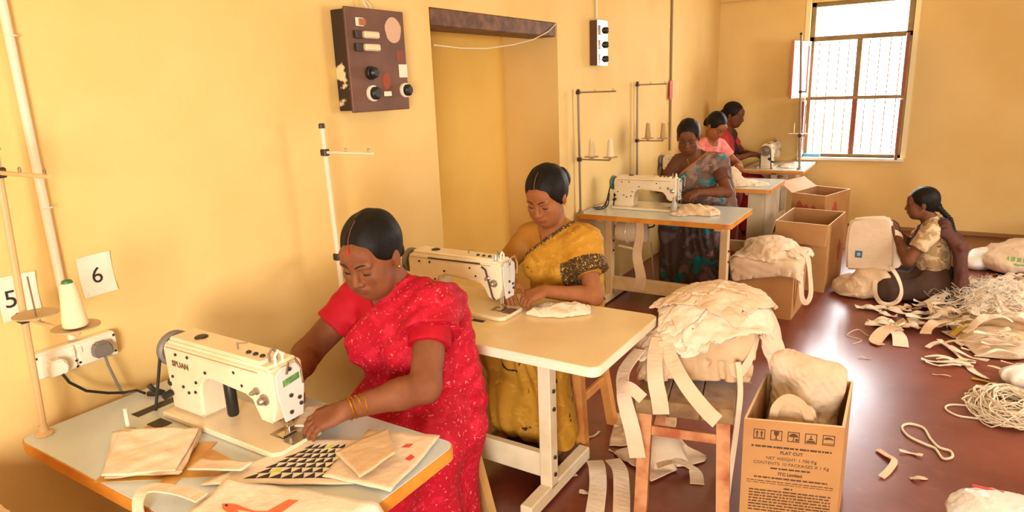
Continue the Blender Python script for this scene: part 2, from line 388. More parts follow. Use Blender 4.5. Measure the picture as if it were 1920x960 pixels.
# ------------------------------------------------------------------ sewing tables
def table(name, label, x0, x1, y0, y1, top, edge, legm, h=.75, th=.038, style='frame', legs=(0.14, .16)):
    t = thing(name, label, 'table', ((x0+x1)/2, (y0+y1)/2, 0), group='sewing machine tables')
    mb = MB(); rc = .035; pts = []
    for cx, cy, a0 in ((x1-rc, y1-rc, 0), (x0+rc, y1-rc, 90), (x0+rc, y0+rc, 180), (x1-rc, y0+rc, 270)):
        for k in range(5):
            a = math.radians(a0+k*22.5); pts.append((cx+rc*math.cos(a), cy+rc*math.sin(a)))
    mb.prism(pts, h-th, h-.002, 'xy'); e = mb.build('edge_band', edge, t)
    mb = MB(); c = .003
    cx, cy = (x0+x1)/2, (y0+y1)/2
    pts2 = [(cx+(p[0]-cx)*(1-2*c/(x1-x0)), cy+(p[1]-cy)*(1-2*c/(y1-y0))) for p in pts]
    mb.prism(pts2, h-.006, h, 'xy'); mb.build('table_top', top, t)
    ym = (y0+y1)/2
    for sx, lx in ((0, x0+legs[0]), (1, x1-legs[1])):
        mb = MB(); mb.box2((lx-.028, ym-.11, .06), (lx+.028, ym-.05, h-th-.02), .004); mb.box2((lx-.022, ym-.108, .3), (lx+.022, ym-.04, h-th-.02), .003)
        mb.build('leg', legm, t)
        mb = MB(); mb.box2((lx-.028, y0+.03, 0.012), (lx+.028, y1-.05, .075), .006); mb.build('foot_bar', legm, t)
        mb = MB(); mb.box2((lx-.028, y0+.06, h-th-.03), (lx+.028, y1-.06, h-th), .003); mb.build('top_bracket', legm, t)
        for z in (.12, .2, .42, .5): MB().lathe([(.009, 0), (.009, .006), (.005, .009)], (lx+.028, ym-.08, z), 8, 'x').build('bolt', M_dark, t)
    mb = MB(); mb.box2((x0+legs[0], ym-.1, .10), (x1-legs[1], ym-.06, .21), .005); mb.build('cross_beam', legm, t)
    # treadle
    mb = MB(); px = (x0+x1)/2+.06
    mb.box2((px-.17, ym-.02, .10), (px+.17, ym+.22, .115), .004)
    for k in range(5): mb.box2((px-.16+k*.07, ym, .115), (px-.12+k*.07, ym+.2, .122))
    mb.build('treadle', M_dark, t)
    mb = MB(); mb.tube([(px-.13, ym+.0, .12), (px-.16, ym-.02, .5)], .006, 6); mb.build('treadle_rod', M_steel, t)
    # motor with bracket
    mx = x0+.33
    mb = MB(); mb.lathe([(.03, -.13), (.075, -.125), (.085, -.11), (.085, .09), (.075, .11), (.05, .115)], (mx, ym-.02, h-.18), 18, 'x')
    mo = mb.build('motor', M_cream, t, smooth=True)
    mb = MB(); mb.box2((mx-.06, ym-.05, h-.1), (mx-.02, ym+.01, h-th), .003); mb.torus((mx-.03, ym-.02, h-.18), .088, .010, (1, 0, 0)); mb.build('motor_bracket', M_cream, mo, smooth=True)
    mb = MB(); mb.lathe([(.02, 0), (.045, .005), (.03, .012), (.045, .02), (.02, .025)], (mx-.16, ym-.02, h-.18), 14, 'x'); mb.build('pulley', M_dark, mo, smooth=True)
    mb = MB(); mb.tube([(mx-.1, ym-.07, h-.29), (mx+.09, ym-.08, h-.31)], .010, 8); mb.build('clutch_lever', M_cream, t)
    mb = MB(); mb.tube([(mx+.1, ym, h-.15), (mx+.16, ym, h-.13), (mx+.2, ym+.02, h-.04)], .007, 6); mb.build('motor_cable', M_black, t)
    return t
T1 = table('sewing_table', 'grey laminate sewing table with orange edge nearest the camera, in front of red sari', .085, 1.253, -.268, .336, M_lam_b, M_edge, M_legc, legs=(.2, .2))
T2 = table('sewing_table', 'cream topped sewing table with white edge in front of yellow sari', 0.13, 1.383, .965, 1.583, M_lam_c, M_lam_w, M_legw, legs=(.2, .33))
T3 = table('sewing_table', 'grey topped orange edged sewing table with motor visible below, in the middle row', .03, 1.187, 3.52, 4.19, M_lam_b, M_edge, M_legc, legs=(.16, .1))
T4 = table('sewing_table', 'orange edged sewing table with grey panel leg behind the dark patterned sari', .03, 1.122, 5.11, 5.81, M_lam_b, M_edge, M_legc, legs=(.16, .2))
T0 = table('sewing_table', 'sewing table added out of view at bottom left to shade the lower wall, canvas bag on it', .06, 1.02, -1.12, -.47, M_lam_b, M_edge, M_legc, legs=(.2, .2))  # table added out of view, keeps door light off the lower wall
# table by the window stands lengthwise along the room
T5 = thing('sewing_table', 'orange edged sewing table standing lengthwise below the barred window', 'table', (.87, 6.93, 0), group='sewing machine tables')
mb = MB(); mb.box2((.555, 6.47, .712), (1.175, 7.39, .748), .006); mb.build('edge_band', M_edge, T5)
mb = MB(); mb.box2((.558, 6.473, .744), (1.172, 7.387, .75), .002); mb.build('table_top', M_lam_b, T5)
for y in (6.62, 7.25):
    mb = MB(); mb.box2((.83, y-.028, .06), (.89, y+.028, .70), .004); mb.build('leg', M_legw, T5)
    mb = MB(); mb.box2((.6, y-.028, .01), (1.14, y+.028, .07), .004); mb.build('foot_bar', M_legw, T5)
    mb = MB(); mb.box2((.6, y-.028, .685), (1.14, y+.028, .712), .003); mb.build('top_bracket', M_legw, T5)
mb = MB(); mb.box2((.84, 6.64, .1), (.88, 7.23, .2), .004); mb.build('cross_beam', M_legw, T5)
mb = MB(); mb.lathe([(.03, -.13), (.08, -.12), (.08, .1), (.04, .115)], (.87, 6.8, .56), 16, 'y'); mb.build('motor', M_cream, T5, smooth=True)
mb = MB(); mb.box2((1.095, 6.5, .02), (1.135, 6.54, .71), .004); mb.build('corner_leg', M_legw, T5)
# sheet panel closing the end of the fourth table
mb = MB(); mb.box2((1.07, 5.14, .12), (1.09, 5.74, .712), .004); mb.build('end_panel', mat('panel_grey', s2l(196, 178, 148), .5, var=s2l(176, 158, 126), scale=4), T4)
mb = MB(); mb.box2((.93, 5.135, .10), (1.07, 5.15, .712), .003); mb.build('front_panel', MATS['panel_grey'], T4)
# tape and slot on the nearest table
def tape(a, b, w, name='tape'):
    d = Vector(b)-Vector(a); n = Vector((-d.y, d.x, 0)).normalized()*w/2
    z = Vector((0, 0, .0012)); a = Vector(a); b = Vector(b)
    MB().add([a-n, b-n, b+n, a+n, a-n+z, b-n+z, b+n+z, a+n+z], [(4, 5, 6, 7), (0, 1, 5, 4), (1, 2, 6, 5), (2, 3, 7, 6), (3, 0, 4, 7)]).build(name, M_tape, T1)
tape((.52, -.255, .7502), (.93, .02, .7502), .05); tape((.36, -.03, .7506), (.82, -.06, .7506), .055); tape((.72, -.2, .7510), (.62, .0, .7510), .045)
mb = MB(); mb.box2((.235, -.015, .7495), (.275, .185, .7515)); mb.build('belt_slot', M_dark, T1)
mb = MB(); mb.box2((.237, -.013, .7515), (.243, .18, .7525)); mb.build('slot_rim', M_steel, T1)
mb = MB(); mb.lathe([(.014, 0), (.014, .003), (.008, .004)], (.345, -.072, .75), 12); mb.build('cable_hole', M_black, T1)
mb = MB(); mb.box2((.35, -.03, .7495), (.41, .015, .7535), .001); mb.build('hinge_plate', M_dark, T1)
# ------------------------------------------------------------------ sewing machines
M_face = mat('machine_face_grey', s2l(200, 198, 190), .25, coat=.3)
M_label = mat('green_label', s2l(74, 120, 60), .4, var=s2l(120, 160, 96), scale=60)
def machine(label, loc, rz, text=True, brand='SPUAN', dark_tube=False, wheel_m=None, label_on=True, body=M_cream):
    t = thing('sewing_machine', label, 'sewing machine', loc, rz, 'industrial sewing machines')
    B = lambda mb, n, m, p=t, sm=0: mb.build(n, m, p, local=True, smooth=sm)
    # bed
    mb = MB(); mb.prism([(-.46, -.088), (.055, -.088), (.075, -.07), (.075, .07), (.055, .088), (-.46, .088)], .001, .020, 'xy', .004, 1)
    B(mb, 'bed_plate', body)
    mb = MB(); mb.box2((-.035, -.022, .020), (.03, .03, .0225), .001); B(mb, 'needle_plate', M_steel)
    mb = MB(); mb.box2((.03, -.03, .020), (.074, .04, .022), .001); B(mb, 'slide_plate', M_steel)
    # pillar + arm + head as one casting
    poly = [(-.45, .02), (-.455, .235), (-.44, .258), (.035, .262), (.05, .25), (.052, .15), (.03, .085), (-.015, .085), (-.045, .145), (-.07, .155), (-.24, .168), (-.275, .155), (-.29, .125), (-.295, .02)]
    mb = MB(); mb.prism(poly, -.056, .056, 'xz', .010, 2); B(mb, 'arm_casting', body, t, 30)
    mb = MB(); mb.box2((-.43, -.045, .256), (.0, .045, .270), .006); B(mb, 'top_cover', body, t)
    # recessed side panel, seam line and screws on both sides
    for s in (-1, 1):
        mb = MB(); mb.box2((-.225, s*.0555, .178), (-.06, s*.0585, .234), .0015); pn = B(mb, 'side_panel', body)
        mb = MB(); mb.tube([(-.43, s*.0575, .240), (.0, s*.0575, .243)], .0016, 5); B(mb, 'seam', mat('seam_tan', s2l(176, 146, 104), .6))
        for (x, z) in ((-.385, .222), (-.325, .224), (-.42, .14), (-.37, .115), (-.345, .10), (-.31, .11), (-.30, .145), (-.245, .19), (-.075, .187), (-.105, .222)):
            MB().lathe([(.0052, 0), (.0052, s*.003), (.002, s*.0035)], (x, s*.0565, z), 8, 'y').build('screw', M_dark, t, local=True)
    if text:
        Mx = frame((-.412, -.0572, .180), (1, 0, 0), (0, 0, 1))
        B(text_mb(brand, .027, Mx, .0006, bold=.0006), 'brand_lettering', mat('brand_brown', s2l(110, 84, 62), .5))
    # face plate
    fp = [(-.044, .24), (-.025, .256), (.025, .256), (.044, .24), (.046, .19), (.03, .09), (-.03, .09), (-.046, .19)]
    mb = MB(); mb.prism(fp, .0525, .060, 'yz', .002, 1); f = B(mb, 'face_plate', M_face)
    if label_on:
        mb = MB(); mb.prism([(-.026, .198), (.03, .206), (.03, .226), (-.026, .218)], .0598, .0608, 'yz'); B(mb, 'face_label', M_label, f)
    for (y, z) in ((0, .245), (-.005, .165), (.022, .148), (-.01, .115), (.025, .128)):
        MB().lathe([(.006, 0), (.006, .004), (.003, .005)], (.0595, y, z), 8, 'x').build('face_screw', M_dark, f, local=True)
    # tension dials and thread guides
    for (x, z, r) in ((.018, .165, .017), (-.012, .185, .011)):
        for s in (-1,):
            mb = MB(); mb.lathe([(r, 0), (r, s*.006), (r*.55, s*.009), (r*.7, s*.016), (r*.5, s*.022), (.003, s*.026)], (x, s*.056, z), 14, 'y'); B(mb, 'tension_dial', M_steel, t, True)
            mb = MB(); mb.lathe([(r, 0), (r, .006), (r*.55, .010), (.004, .02)], (x, .056, z), 14, 'y'); B(mb, 'tension_dial', M_steel, t, True)
    for x in (.005, .03):
        mb = MB(); mb.tube([(x, -.018, .255), (x, -.018, .285), (x, -.006, .298), (x, .006, .285), (x, .006, .262)], .004, 6); B(mb, 'thread_guide', M_white if x > .01 else M_steel, t, True)
    mb = MB(); mb.tube([(-.14, -.01, .268), (-.14, -.01, .292)], .003, 6).tube([(-.14, -.01, .290), (-.125, .012, .286)], .002, 5); B(mb, 'thread_pin', M_steel)
    for x in (-.09, -.06, -.03):
        mb = MB(); mb.lathe([(.008, 0), (.008, .005), (.004, .008)], (x, -.012, .269), 10); B(mb, 'oil_cap', M_dark)
    mb = MB(); mb.lathe([(.02, 0), (.02, .004), (.014, .007)], (-.33, .0, .269), 14); B(mb, 'oil_window', M_dark)
    mb = MB(); mb.tube([(.062, -.012, .235), (.075, -.012, .275), (.088, .0, .285), (.092, .014, .25), (.085, .02, .2)], .0035, 6); B(mb, 'take_up_lever', M_chrome, t, True)
    # needle bar, presser foot
    mb = MB(); mb.tube([(.008, 0, .09), (.008, 0, .05)], .0055, 8).tube([(.008, 0, .05), (.008, 0, .021)], .0012, 5); B(mb, 'needle_bar', M_chrome)
    mb = MB(); mb.tube([(.008, .018, .09), (.008, .018, .035)], .0055, 8).box2((-.006, -.02, .024), (.022, .03, .029), .001).box2((.0, .008, .028), (.016, .026, .045), .002); B(mb, 'presser_foot', M_chrome)
    # hand wheel
    mb = MB(); mb.lathe([(.02, -.452), (.03, -.46), (.03, -.468), (.042, -.47), (.052, -.466), (.059, -.472), (.059, -.488), (.050, -.494), (.04, -.488), (.025, -.492), (.012, -.5)], (0, 0, .205), 26, 'x'); B(mb, 'hand_wheel', wheel_m or M_grey, t, True)
    mb = MB(); pts = [(-.48, -.052, .20), (-.50, -.064, .1), (-.52, -.075, .004)]; mb.tube(pts, .0055, 6); B(mb, 'drive_belt', M_belt); B(MB().tube([(-.48, .052, .20), (-.50, .045, .004)], .0055, 6), 'drive_belt', M_belt)
    mb = MB(); mb.lathe([(.018, 0), (.018, .02), (.01, .024)], (-.455, -.04, .11), 12, 'x', Matrix.Translation((0, 0, 0))); B(mb, 'reverse_knob', M_black)
    mb = MB(); mb.tube([(-.44, -.058, .08), (-.44, -.085, .075)], .012, 10); B(mb, 'stitch_dial', M_black)
    if dark_tube:
        mb = MB(); mb.lathe([(.006, .012), (.014, .015), (.017, .022), (.017, .125), (.014, .135)], (-.21, -.01, .02), 14); B(mb, 'black_post', M_black, t, True)
    t.scale = (1, 1, .95)
    return t
m1 = machine('cream sewing machine with dark lettering in front of red sari', (.805, .112, .75), 0, dark_tube=True)
m2 = machine('cream sewing machine between red sari and yellow sari', (.765, 1.30, .75), 0, text=False, label_on=False)
mb = MB(); mb.tube([(-.04, -.062, .235), (-.02, -.064, .225), (.012, -.064, .1), (.022, -.062, .09)], .004, 6); mb.build('presser_lifter', M_dark, m2, local=True)
mb = MB(); mb.tube([(-.33, -.06, .245), (-.05, -.06, .248)], .003, 6); mb.build('thread_rail', M_dark, m2, local=True)
m3 = machine('cream sewing machine on the middle orange edged table with spool stand beside', (.655, 3.88, .75), 0, text=False, label_on=False, wheel_m=mat('wheel_green_grey', s2l(84, 110, 100), .4))
m4 = machine('sewing machine half hidden behind the dark patterned sari', (.50, 5.42, .75), 0, text=False, label_on=False)
m5 = machine('pale sewing machine seen from its wheel end below the barred window', (.775, 7.02, .75), PI/2, text=False, label_on=False, wheel_m=mat('wheel_dark', s2l(120, 106, 88), .4))
# small white bobbin post on nearest table
b = MB(); b.lathe([(.014, 0), (.014, .004), (.007, .008), (.005, .075), (.006, .08)], (.355, -.085, .75), 12); o = b.build('bobbin_post', M_white, None, smooth=True); tag(center_origin(o), 'small white post standing on the grey table left of the machine', 'post')
# ------------------------------------------------------------------ thread stands
def cone_spool(name, label, loc, h=.12, r=.03, m=M_thread, cap=M_green, group='thread cones'):
    t = thing(name, label, 'thread cone', loc, 0, group)
    mb = MB(); mb.lathe([(r*.9, 0), (r, .004), (r*.96, .02), (r*.62, h*.94), (r*.55, h)], (0, 0, 0), 18); mb.build('yarn', m, t, local=True, smooth=50)
    mb = MB(); mb.lathe([(r*.42, h), (r*.40, h*1.05), (r*.25, h*1.07)], (0, 0, 0), 12); mb.build('cone_tip', cap, t, local=True, smooth=50)
    return t
def stand(label, base, top, arm_z, dish_z, arm, dishes, r=.009, pm=M_pvc, cap=M_dark, full=(), adir=(1, 0, 0), foot=True):
    t = thing('thread_stand', label, 'thread stand', base, 0, 'thread stands')
    b = Vector(base); tp = Vector(top); ad = Vector(adir)
    at = lambda z: b+(tp-b)*((z-b.z)/(tp.z-b.z))
    MB().tube([b+Vector((0, 0, .001)), tp], r, 10).build('pole', pm, t)
    if foot: MB().lathe([(.026, .0006), (.026, .006), (.014, .012), (.012, .03)], b, 14).build('foot', pm, t)
    MB().lathe([(r*1.3, 0), (r*1.3, .016), (r, .02)], tp-Vector((0, 0, .006)), 10).build('cap', cap, t)
    if arm:
        p = at(arm_z); mb = MB(); mb.tube([p, p+ad*arm], r*.62, 8); mb.build('guide_arm', pm, t)
        MB().box(p, (.03, .03, .028), .004).build('clamp', cap, t)
        for k in (.45, .92):
            MB().torus(p+ad*arm*k+Vector((0, 0, .012)), .007, .0015, (0, 1, 0), 10, 5).build('thread_eye', M_steel, t)
    if dish_z:
        p = at(dish_z); L = max(dishes)
        MB().tube([p, p+ad*L], r*.62, 8).build('spool_arm', pm, t); MB().box(p, (.032, .032, .03), .004).build('clamp', cap, t)
        for dd in dishes:
            q = p+ad*dd
            MB().lathe([(.008, .002), (.012, .012), (.055, .020), (.056, .024), (.012, .016)], q, 18).build('dish', mat('dish_tan', s2l(186, 158, 116), .5), t, smooth=40)
            MB().tube([q+Vector((0, 0, .014)), q+Vector((0, 0, .022 if dd in full else .13))], .0025, 6).build('spindle', M_steel, t)
    return t, at
s1, at1 = stand('tall cream thread stand at the wall end of the nearest table', (.125, -.213, .75), (.215, -.21, 1.60), 1.535, 1.125, .28, (.08, .30), .010, mat('stand_tan', s2l(206, 168, 116), .5), full=(.30,))
q = at1(1.125)+Vector((.30, 0, .0245)); cone_spool('thread_cone', 'large cream thread cone with green tip beside paper number six', q, .115, .030)
s2, at2 = stand('white thread stand behind the red sari woman, wall end of the cream table', (.15, .985, .75), (.15, .965, 1.575), 1.47, 1.02, .27, (.1, .24), .010, M_pvc)
s3, at3 = stand('thread stand with two cream cones left of the middle table', (.048, 3.545, .75), (.045, 3.535, 1.66), 1.65, 1.16, .30, (.10, .25), .009, mat('stand_grey', s2l(140, 122, 96), .45), full=(.10, .25))
for k, dd in enumerate((.10, .25)):
    cone_spool('thread_cone', ('left' if k == 0 else 'right')+' of the two cream thread cones on the middle table stand', at3(1.16)+Vector((dd, 0, .0245)), .125, .027, M_thread, M_white)
s4, at4 = stand('thread stand with two tan cones along the wall behind the dark patterned sari', (.04, 4.73, 0), (.035, 4.72, 1.70), 1.685, 1.20, .27, (.10, .24), .009, MATS['stand_grey'], full=(.10, .24))
for k, dd in enumerate((.10, .24)):
    cone_spool('thread_cone', ('left' if k == 0 else 'right')+' of the two tan thread cones on the far wall stand', at4(1.20)+Vector((dd, 0, .0245)), .13, .027, M_threadb, M_white)
s5, at5 = stand('tall thin thread stand on the table in front of the barred window', (1.115, 6.60, .75), (1.045, 6.60, 2.12), 1.55, 1.10, .06, (-.06, .05), .011, MATS['stand_grey'], adir=(1, 0, 0))
# ------------------------------------------------------------------ wall fixtures
def pipe(name, label, pts, r, m, cat='conduit', clips=()):
    t = thing(name, label, cat, pts[-1])
    MB().tube(pts, r, 12).build('tube', m, t, smooth=50)
    for z in clips: MB().torus((pts[0][0], pts[0][1], z), r+.002, .003, (0, 0, 1), 16, 6).build('saddle_clip', m, t)
    return t
pipe('wall_conduit', 'white plastic conduit running down the wall to the socket box', [(.014, -.035, RZ-.01), (.014, -.042, .975)], .013, M_pvc, clips=(1.9, 1.4))
pipe('wall_conduit', 'thin dark conduit on the wall behind the dark patterned sari', [(.012, 5.655, RZ-.01), (.012, 5.68, 1.02)], .011, mat('conduit_brown', s2l(150, 118, 76), .5), clips=(2.2, 1.3))
pipe('wall_conduit', 'short conduit above the small switch board', [(.01, 3.93, RZ-.01), (.01, 3.93, 2.19)], .010, M_pvc)
o = MB().box2((.023, 5.60, 1.53), (.028, 5.68, 1.71), .001).build('wall_tag', M_red); tag(center_origin(o), 'small red tag hanging on the thin dark wall conduit', 'tag')
# socket box on the wall with two plugs
t = thing('socket_box', 'white double socket box on wall above the nearest table', 'socket', (.0, -.05, .92), 0)
mb = MB(); mb.box2((.001, -.172, .882), (.035, .078, .966), .005); mb.build('back_box', M_white, t)
mb = MB(); mb.box2((.035, -.168, .886), (.042, -.052, .962), .003); mb.build('socket_plate', M_white, t)
mb = MB(); mb.box2((.035, -.046, .886), (.042, .074, .962), .003); mb.build('socket_plate', M_white, t)
for y in (-.062, -.04, .066):
    MB().box2((.042, y-.006, .93), (.047, y+.006, .95), .001).build('rocker_switch', M_paper, t)
for y, z in ((-.055, .91), (-.045, .90), (-.055, .89), (.066, .90), (.068, .955), (-.162, .955)):
    MB().lathe([(.004, 0), (.004, .002)], (.042, y, z), 8, 'x').build('socket_hole', M_dark, t)
def plug(label, y, z, m, cable, pts):
    t = thing('power_plug', label, 'plug', (.05, y, z))
    mb = MB(); mb.prism([(y-.026, z-.022), (y+.026, z-.022), (y+.030, z+.004), (y+.018, z+.026), (y-.018, z+.026), (y-.030, z+.004)], .0425, .078, 'yz', .005, 2); mb.build('plug_body', m, t, smooth=30)
    MB().tube(pts, .0045, 8).build('cable', cable, t, smooth=60)
plug('white plug in the left socket of the wall box', -.12, .915, M_white, M_black, [(.07, -.112, .893), (.075, -.10, .86), (.078, -.06, .815), (.08, .0, .782), (.085, .045, .765), (.1, .08, .762), (.14, .085, .758)])
plug('grey plug in the right socket of the wall box', .018, .925, M_grey, M_grey, [(.07, .018, .902), (.075, .02, .87), (.078, .03, .82), (.08, .04, .775), (.085, .045, .757)])
# paper numbers taped to the wall
def paper(name, label, y, z, w, h, txt, ts, tilt, curl=.006, tx=0):
    t = thing(name, label, 'paper sign', (.002, y, z))
    Mx = frame((.0025, y, z), (0, math.cos(tilt), math.sin(tilt)), (0, -math.sin(tilt), math.cos(tilt)))
    mb = MB(); n = 6; vs = []; fs = []
    for i in range(n+1):
        for j in range(n+1):
            u, v = i/n-.5, j/n-.5; vs.append((u*w, v*h, .0005+curl*(abs(u)*2)**3*(abs(v)*2)**2))
    for i in range(n):
        for j in range(n): a = i*(n+1)+j; fs.append((a, a+n+1, a+n+2, a+1))
    mb.add(vs, fs, Mx); mb.build('sheet', M_paper, t)
    mt = text_mb(txt, ts, Mx @ Matrix.Translation((tx, -ts*.36, .0022)), .0003, 'CENTER'); mt.build('number', M_ink, t)
paper('number_sign', 'white paper sheet printed 6 on the yellow wall', .072, 1.158, .105, .135, '6', .075, math.radians(2))
paper('number_sign', 'white paper sheet printed 5 partly hidden behind the thread stand', -.155, 1.148, .105, .135, '5', .075, math.radians(-1), tx=-.022)
# fuse board
M_fb = mat('fuse_board_brown', s2l(92, 54, 34), .5, var=s2l(110, 66, 42), scale=5, bump=.1, bscale=20)
M_fbs = mat('fuse_side_dark', s2l(52, 34, 24), .7, var=s2l(226, 204, 160), scale=9, var_lo=.56, var_hi=.6)
t = thing('fuse_board', 'brown wooden fuse board with ceramic fuses high on the wall', 'fuse board', (0, 1.39, 1.63))
mb = MB(); mb.box2((.001, 1.215, 1.628), (.085, 1.575, 2.06), .003); mb.build('box_body', M_fbs, t)
mb = MB(); mb.box2((.085, 1.205, 1.62), (.098, 1.585, 2.068), .003); mb.build('front_board', M_fb, t)
def fb(y, z): return (.098, 1.205+y*.38, 2.068-z*.448)     # fractions across and down the board
def fbbox(n, y, z, w, h, d, m, ch=.002):
    p = fb(y, z); return MB().box((p[0]+d/2, p[1], p[2]), (d, w, h), ch).build(n, m, t)
mo = mat('orange_brown', s2l(170, 96, 44), .5)
fbbox('indicator_plate', .22, .135, .05, .036, .006, M_paper); fbbox('indicator_lamp', .25, .135, .04, .028, .012, mo)
for zz in (.255, .375):
    fbbox('fuse_base', .17, zz, .045, .034, .014, M_dark); fbbox('fuse_carrier', .36, zz, .10, .030, .024, mat('ceramic', s2l(226, 206, 172), .35), .006); fbbox('fuse_tip', .24, zz, .02, .026, .02, mat('fuse_brass', s2l(196, 140, 80), .4))
p = fb(.79, .19); MB().prism([(p[1]+.055*math.cos(a)*(1+.05*math.sin(5*a)), p[2]+.058*math.sin(a)) for a in np.linspace(0, 2*PI, 18, endpoint=False)], p[0], p[0]+.0012, 'yz').build('oval_sticker', mat('sticker_pink', s2l(206, 168, 140), .7), t)
fbbox('label_card', .92, .60, .058, .06, .002, M_paper, 0); fbbox('faded_patch', .88, .45, .05, .05, .0012, mat('faded_red', s2l(134, 66, 44), .7), 0)
p = fb(.60, .70); MB().prism([(p[1]+.026*math.cos(a), p[2]+.04*math.sin(a)) for a in np.linspace(0, 2*PI, 12, endpoint=False)], p[0], p[0]+.0012, 'yz').build('rust_patch', mat('rust', s2l(150, 72, 40), .8), t)
def socket(y, z, r, black):
    p = fb(y, z)
    MB().lathe([(r, 0), (r, .012), (r*.85, .016)], p, 20, 'x').build('socket_rim', M_black if black else M_white, t, smooth=40)
    MB().lathe([(r*.8, .012), (r*.8, .030), (r*.5, .04), (r*.2, .04)], p, 18, 'x').build('socket_body', M_black, t, smooth=40)
socket(.33, .62, .030, True); socket(.33, .82, .036, False); socket(.92, .80, .034, False)
fbbox('switch_pair', .60, .83, .05, .022, .006, M_paper)
MB().tube([(.05, 1.40, 2.055), (.045, 1.385, 2.1), (.03, 1.40, 2.14), (.012, 1.40, 2.2), (.006, 1.40, RZ)], .005, 6).tube([(.05, 1.42, 2.055), (.04, 1.43, 2.09), (.03, 1.40, 2.12)], .004, 6).build('supply_wire', M_pvc, t)
# small switch board
t = thing('switch_board', 'small dark switch board with three white switches near the recess', 'switch board', (0, 3.95, 1.85))
MB().box2((.001, 3.83, 1.845), (.06, 4.01, 2.17), .003).build('box_body', mat('switch_brown', s2l(92, 58, 36), .6), t)
MB().box2((.06, 3.825, 1.84), (.066, 4.015, 2.175), .002).build('cover', M_steel, t)
for k in range(3):
    z = 2.10-k*.105
    MB().box2((.066, 3.86, z-.035), (.078, 3.98, z+.035), .003).build('switch_plate', M_chrome, t)
    MB().lathe([(.026, .0), (.026, .014), (.016, .024), (.01, .03)], (.078, 3.945, z), 14, 'x').build('switch_knob', M_black, t, smooth=40)
# loose wire across the recess
o = MB().tube([(.013, DY0+.01, 1.935), (.013, 2.15, 1.925), (.013, 2.4, 1.93), (.014, 2.7, 1.96), (.016, 2.95, 2.0), (.02, 3.15, 2.06), (.012, DY1-.04, 2.115)], .0035, 6).build('loose_wire', M_pvc); tag(center_origin(o), 'thin pale wire sagging across the top of the recess', 'wire')
# ------------------------------------------------------------------ stools
def stool(label, c, sx, sy, rot, h, mt, ml, splay=.06, th=.05, lw=.045, stretch=.45):
    t = thing('wooden_stool', label, 'stool', (c[0], c[1], 0), rot, 'wooden stools')
    n = 3
    for k in range(n):
        w = sx/n; MB().box((-sx/2+w*(k+.5), 0, h-th/2), (w-.003, sy, th), .004).build('seat_plank', mt, t, local=True)
    for a in (-1, 1):
        for b in (-1, 1):
            p0 = Vector((a*(sx/2-.04), b*(sy/2-.05), h-th)); p1 = Vector((a*(sx/2-.04+splay), b*(sy/2-.05+splay), .001))
            d = lw/2; vs = [(p.x+i*d, p.y+j*d, p.z) for p in (p0, p1) for i in (-1, 1) for j in (-1, 1)]
            MB().add(vs, [(0, 1, 3, 2), (4, 6, 7, 5), (0, 4, 5, 1), (2, 3, 7, 6), (0, 2, 6, 4), (1, 5, 7, 3)]).build('leg', ml, t, local=True)
    zz = h*stretch; k = (h-th-zz)/(h-th)*splay
    for a in (-1, 1):
        MB().box((a*(sx/2-.04+k), 0, zz), (.02, sy-.1+2*k-lw, .045), .003).build('stretcher', ml, t, local=True)
    for b in (-1, 1):
        MB().box((0, b*(sy/2-.05+k), zz+.05), (sx-.08+2*k-lw, .02, .04), .003).build('stretcher', ml, t, local=True)
    return t
stool('dark worn wooden stool with reddish legs carrying the pile of canvas bags', (1.53, 1.57), .37, .58, math.radians(12), .52, M_woodo, M_stoolleg, splay=.015, th=.06, lw=.05, stretch=.62)
stool('pale wooden stool under the woman in the red sari', (.735, .785), .34, .30, 0, .47, M_woodp, M_woodp, splay=.055)
stool('orange pine stool under the woman in the yellow sari', (.85, 1.74), .34, .34, 0, .47, M_wood, M_wood, splay=.05, stretch=.55)
stool('wooden stool under the woman in the dark patterned sari', (.70, 4.62), .34, .34, 0, .47, M_wood, M_wood)
stool('wooden stool under the bent woman in pink', (.24, 6.10), .30, .3, 0, .47, M_wood, M_wood, splay=.03)
stool('wooden stool under the woman in red by the window', (.24, 6.78), .32, .34, 0, .47, M_wood, M_wood)
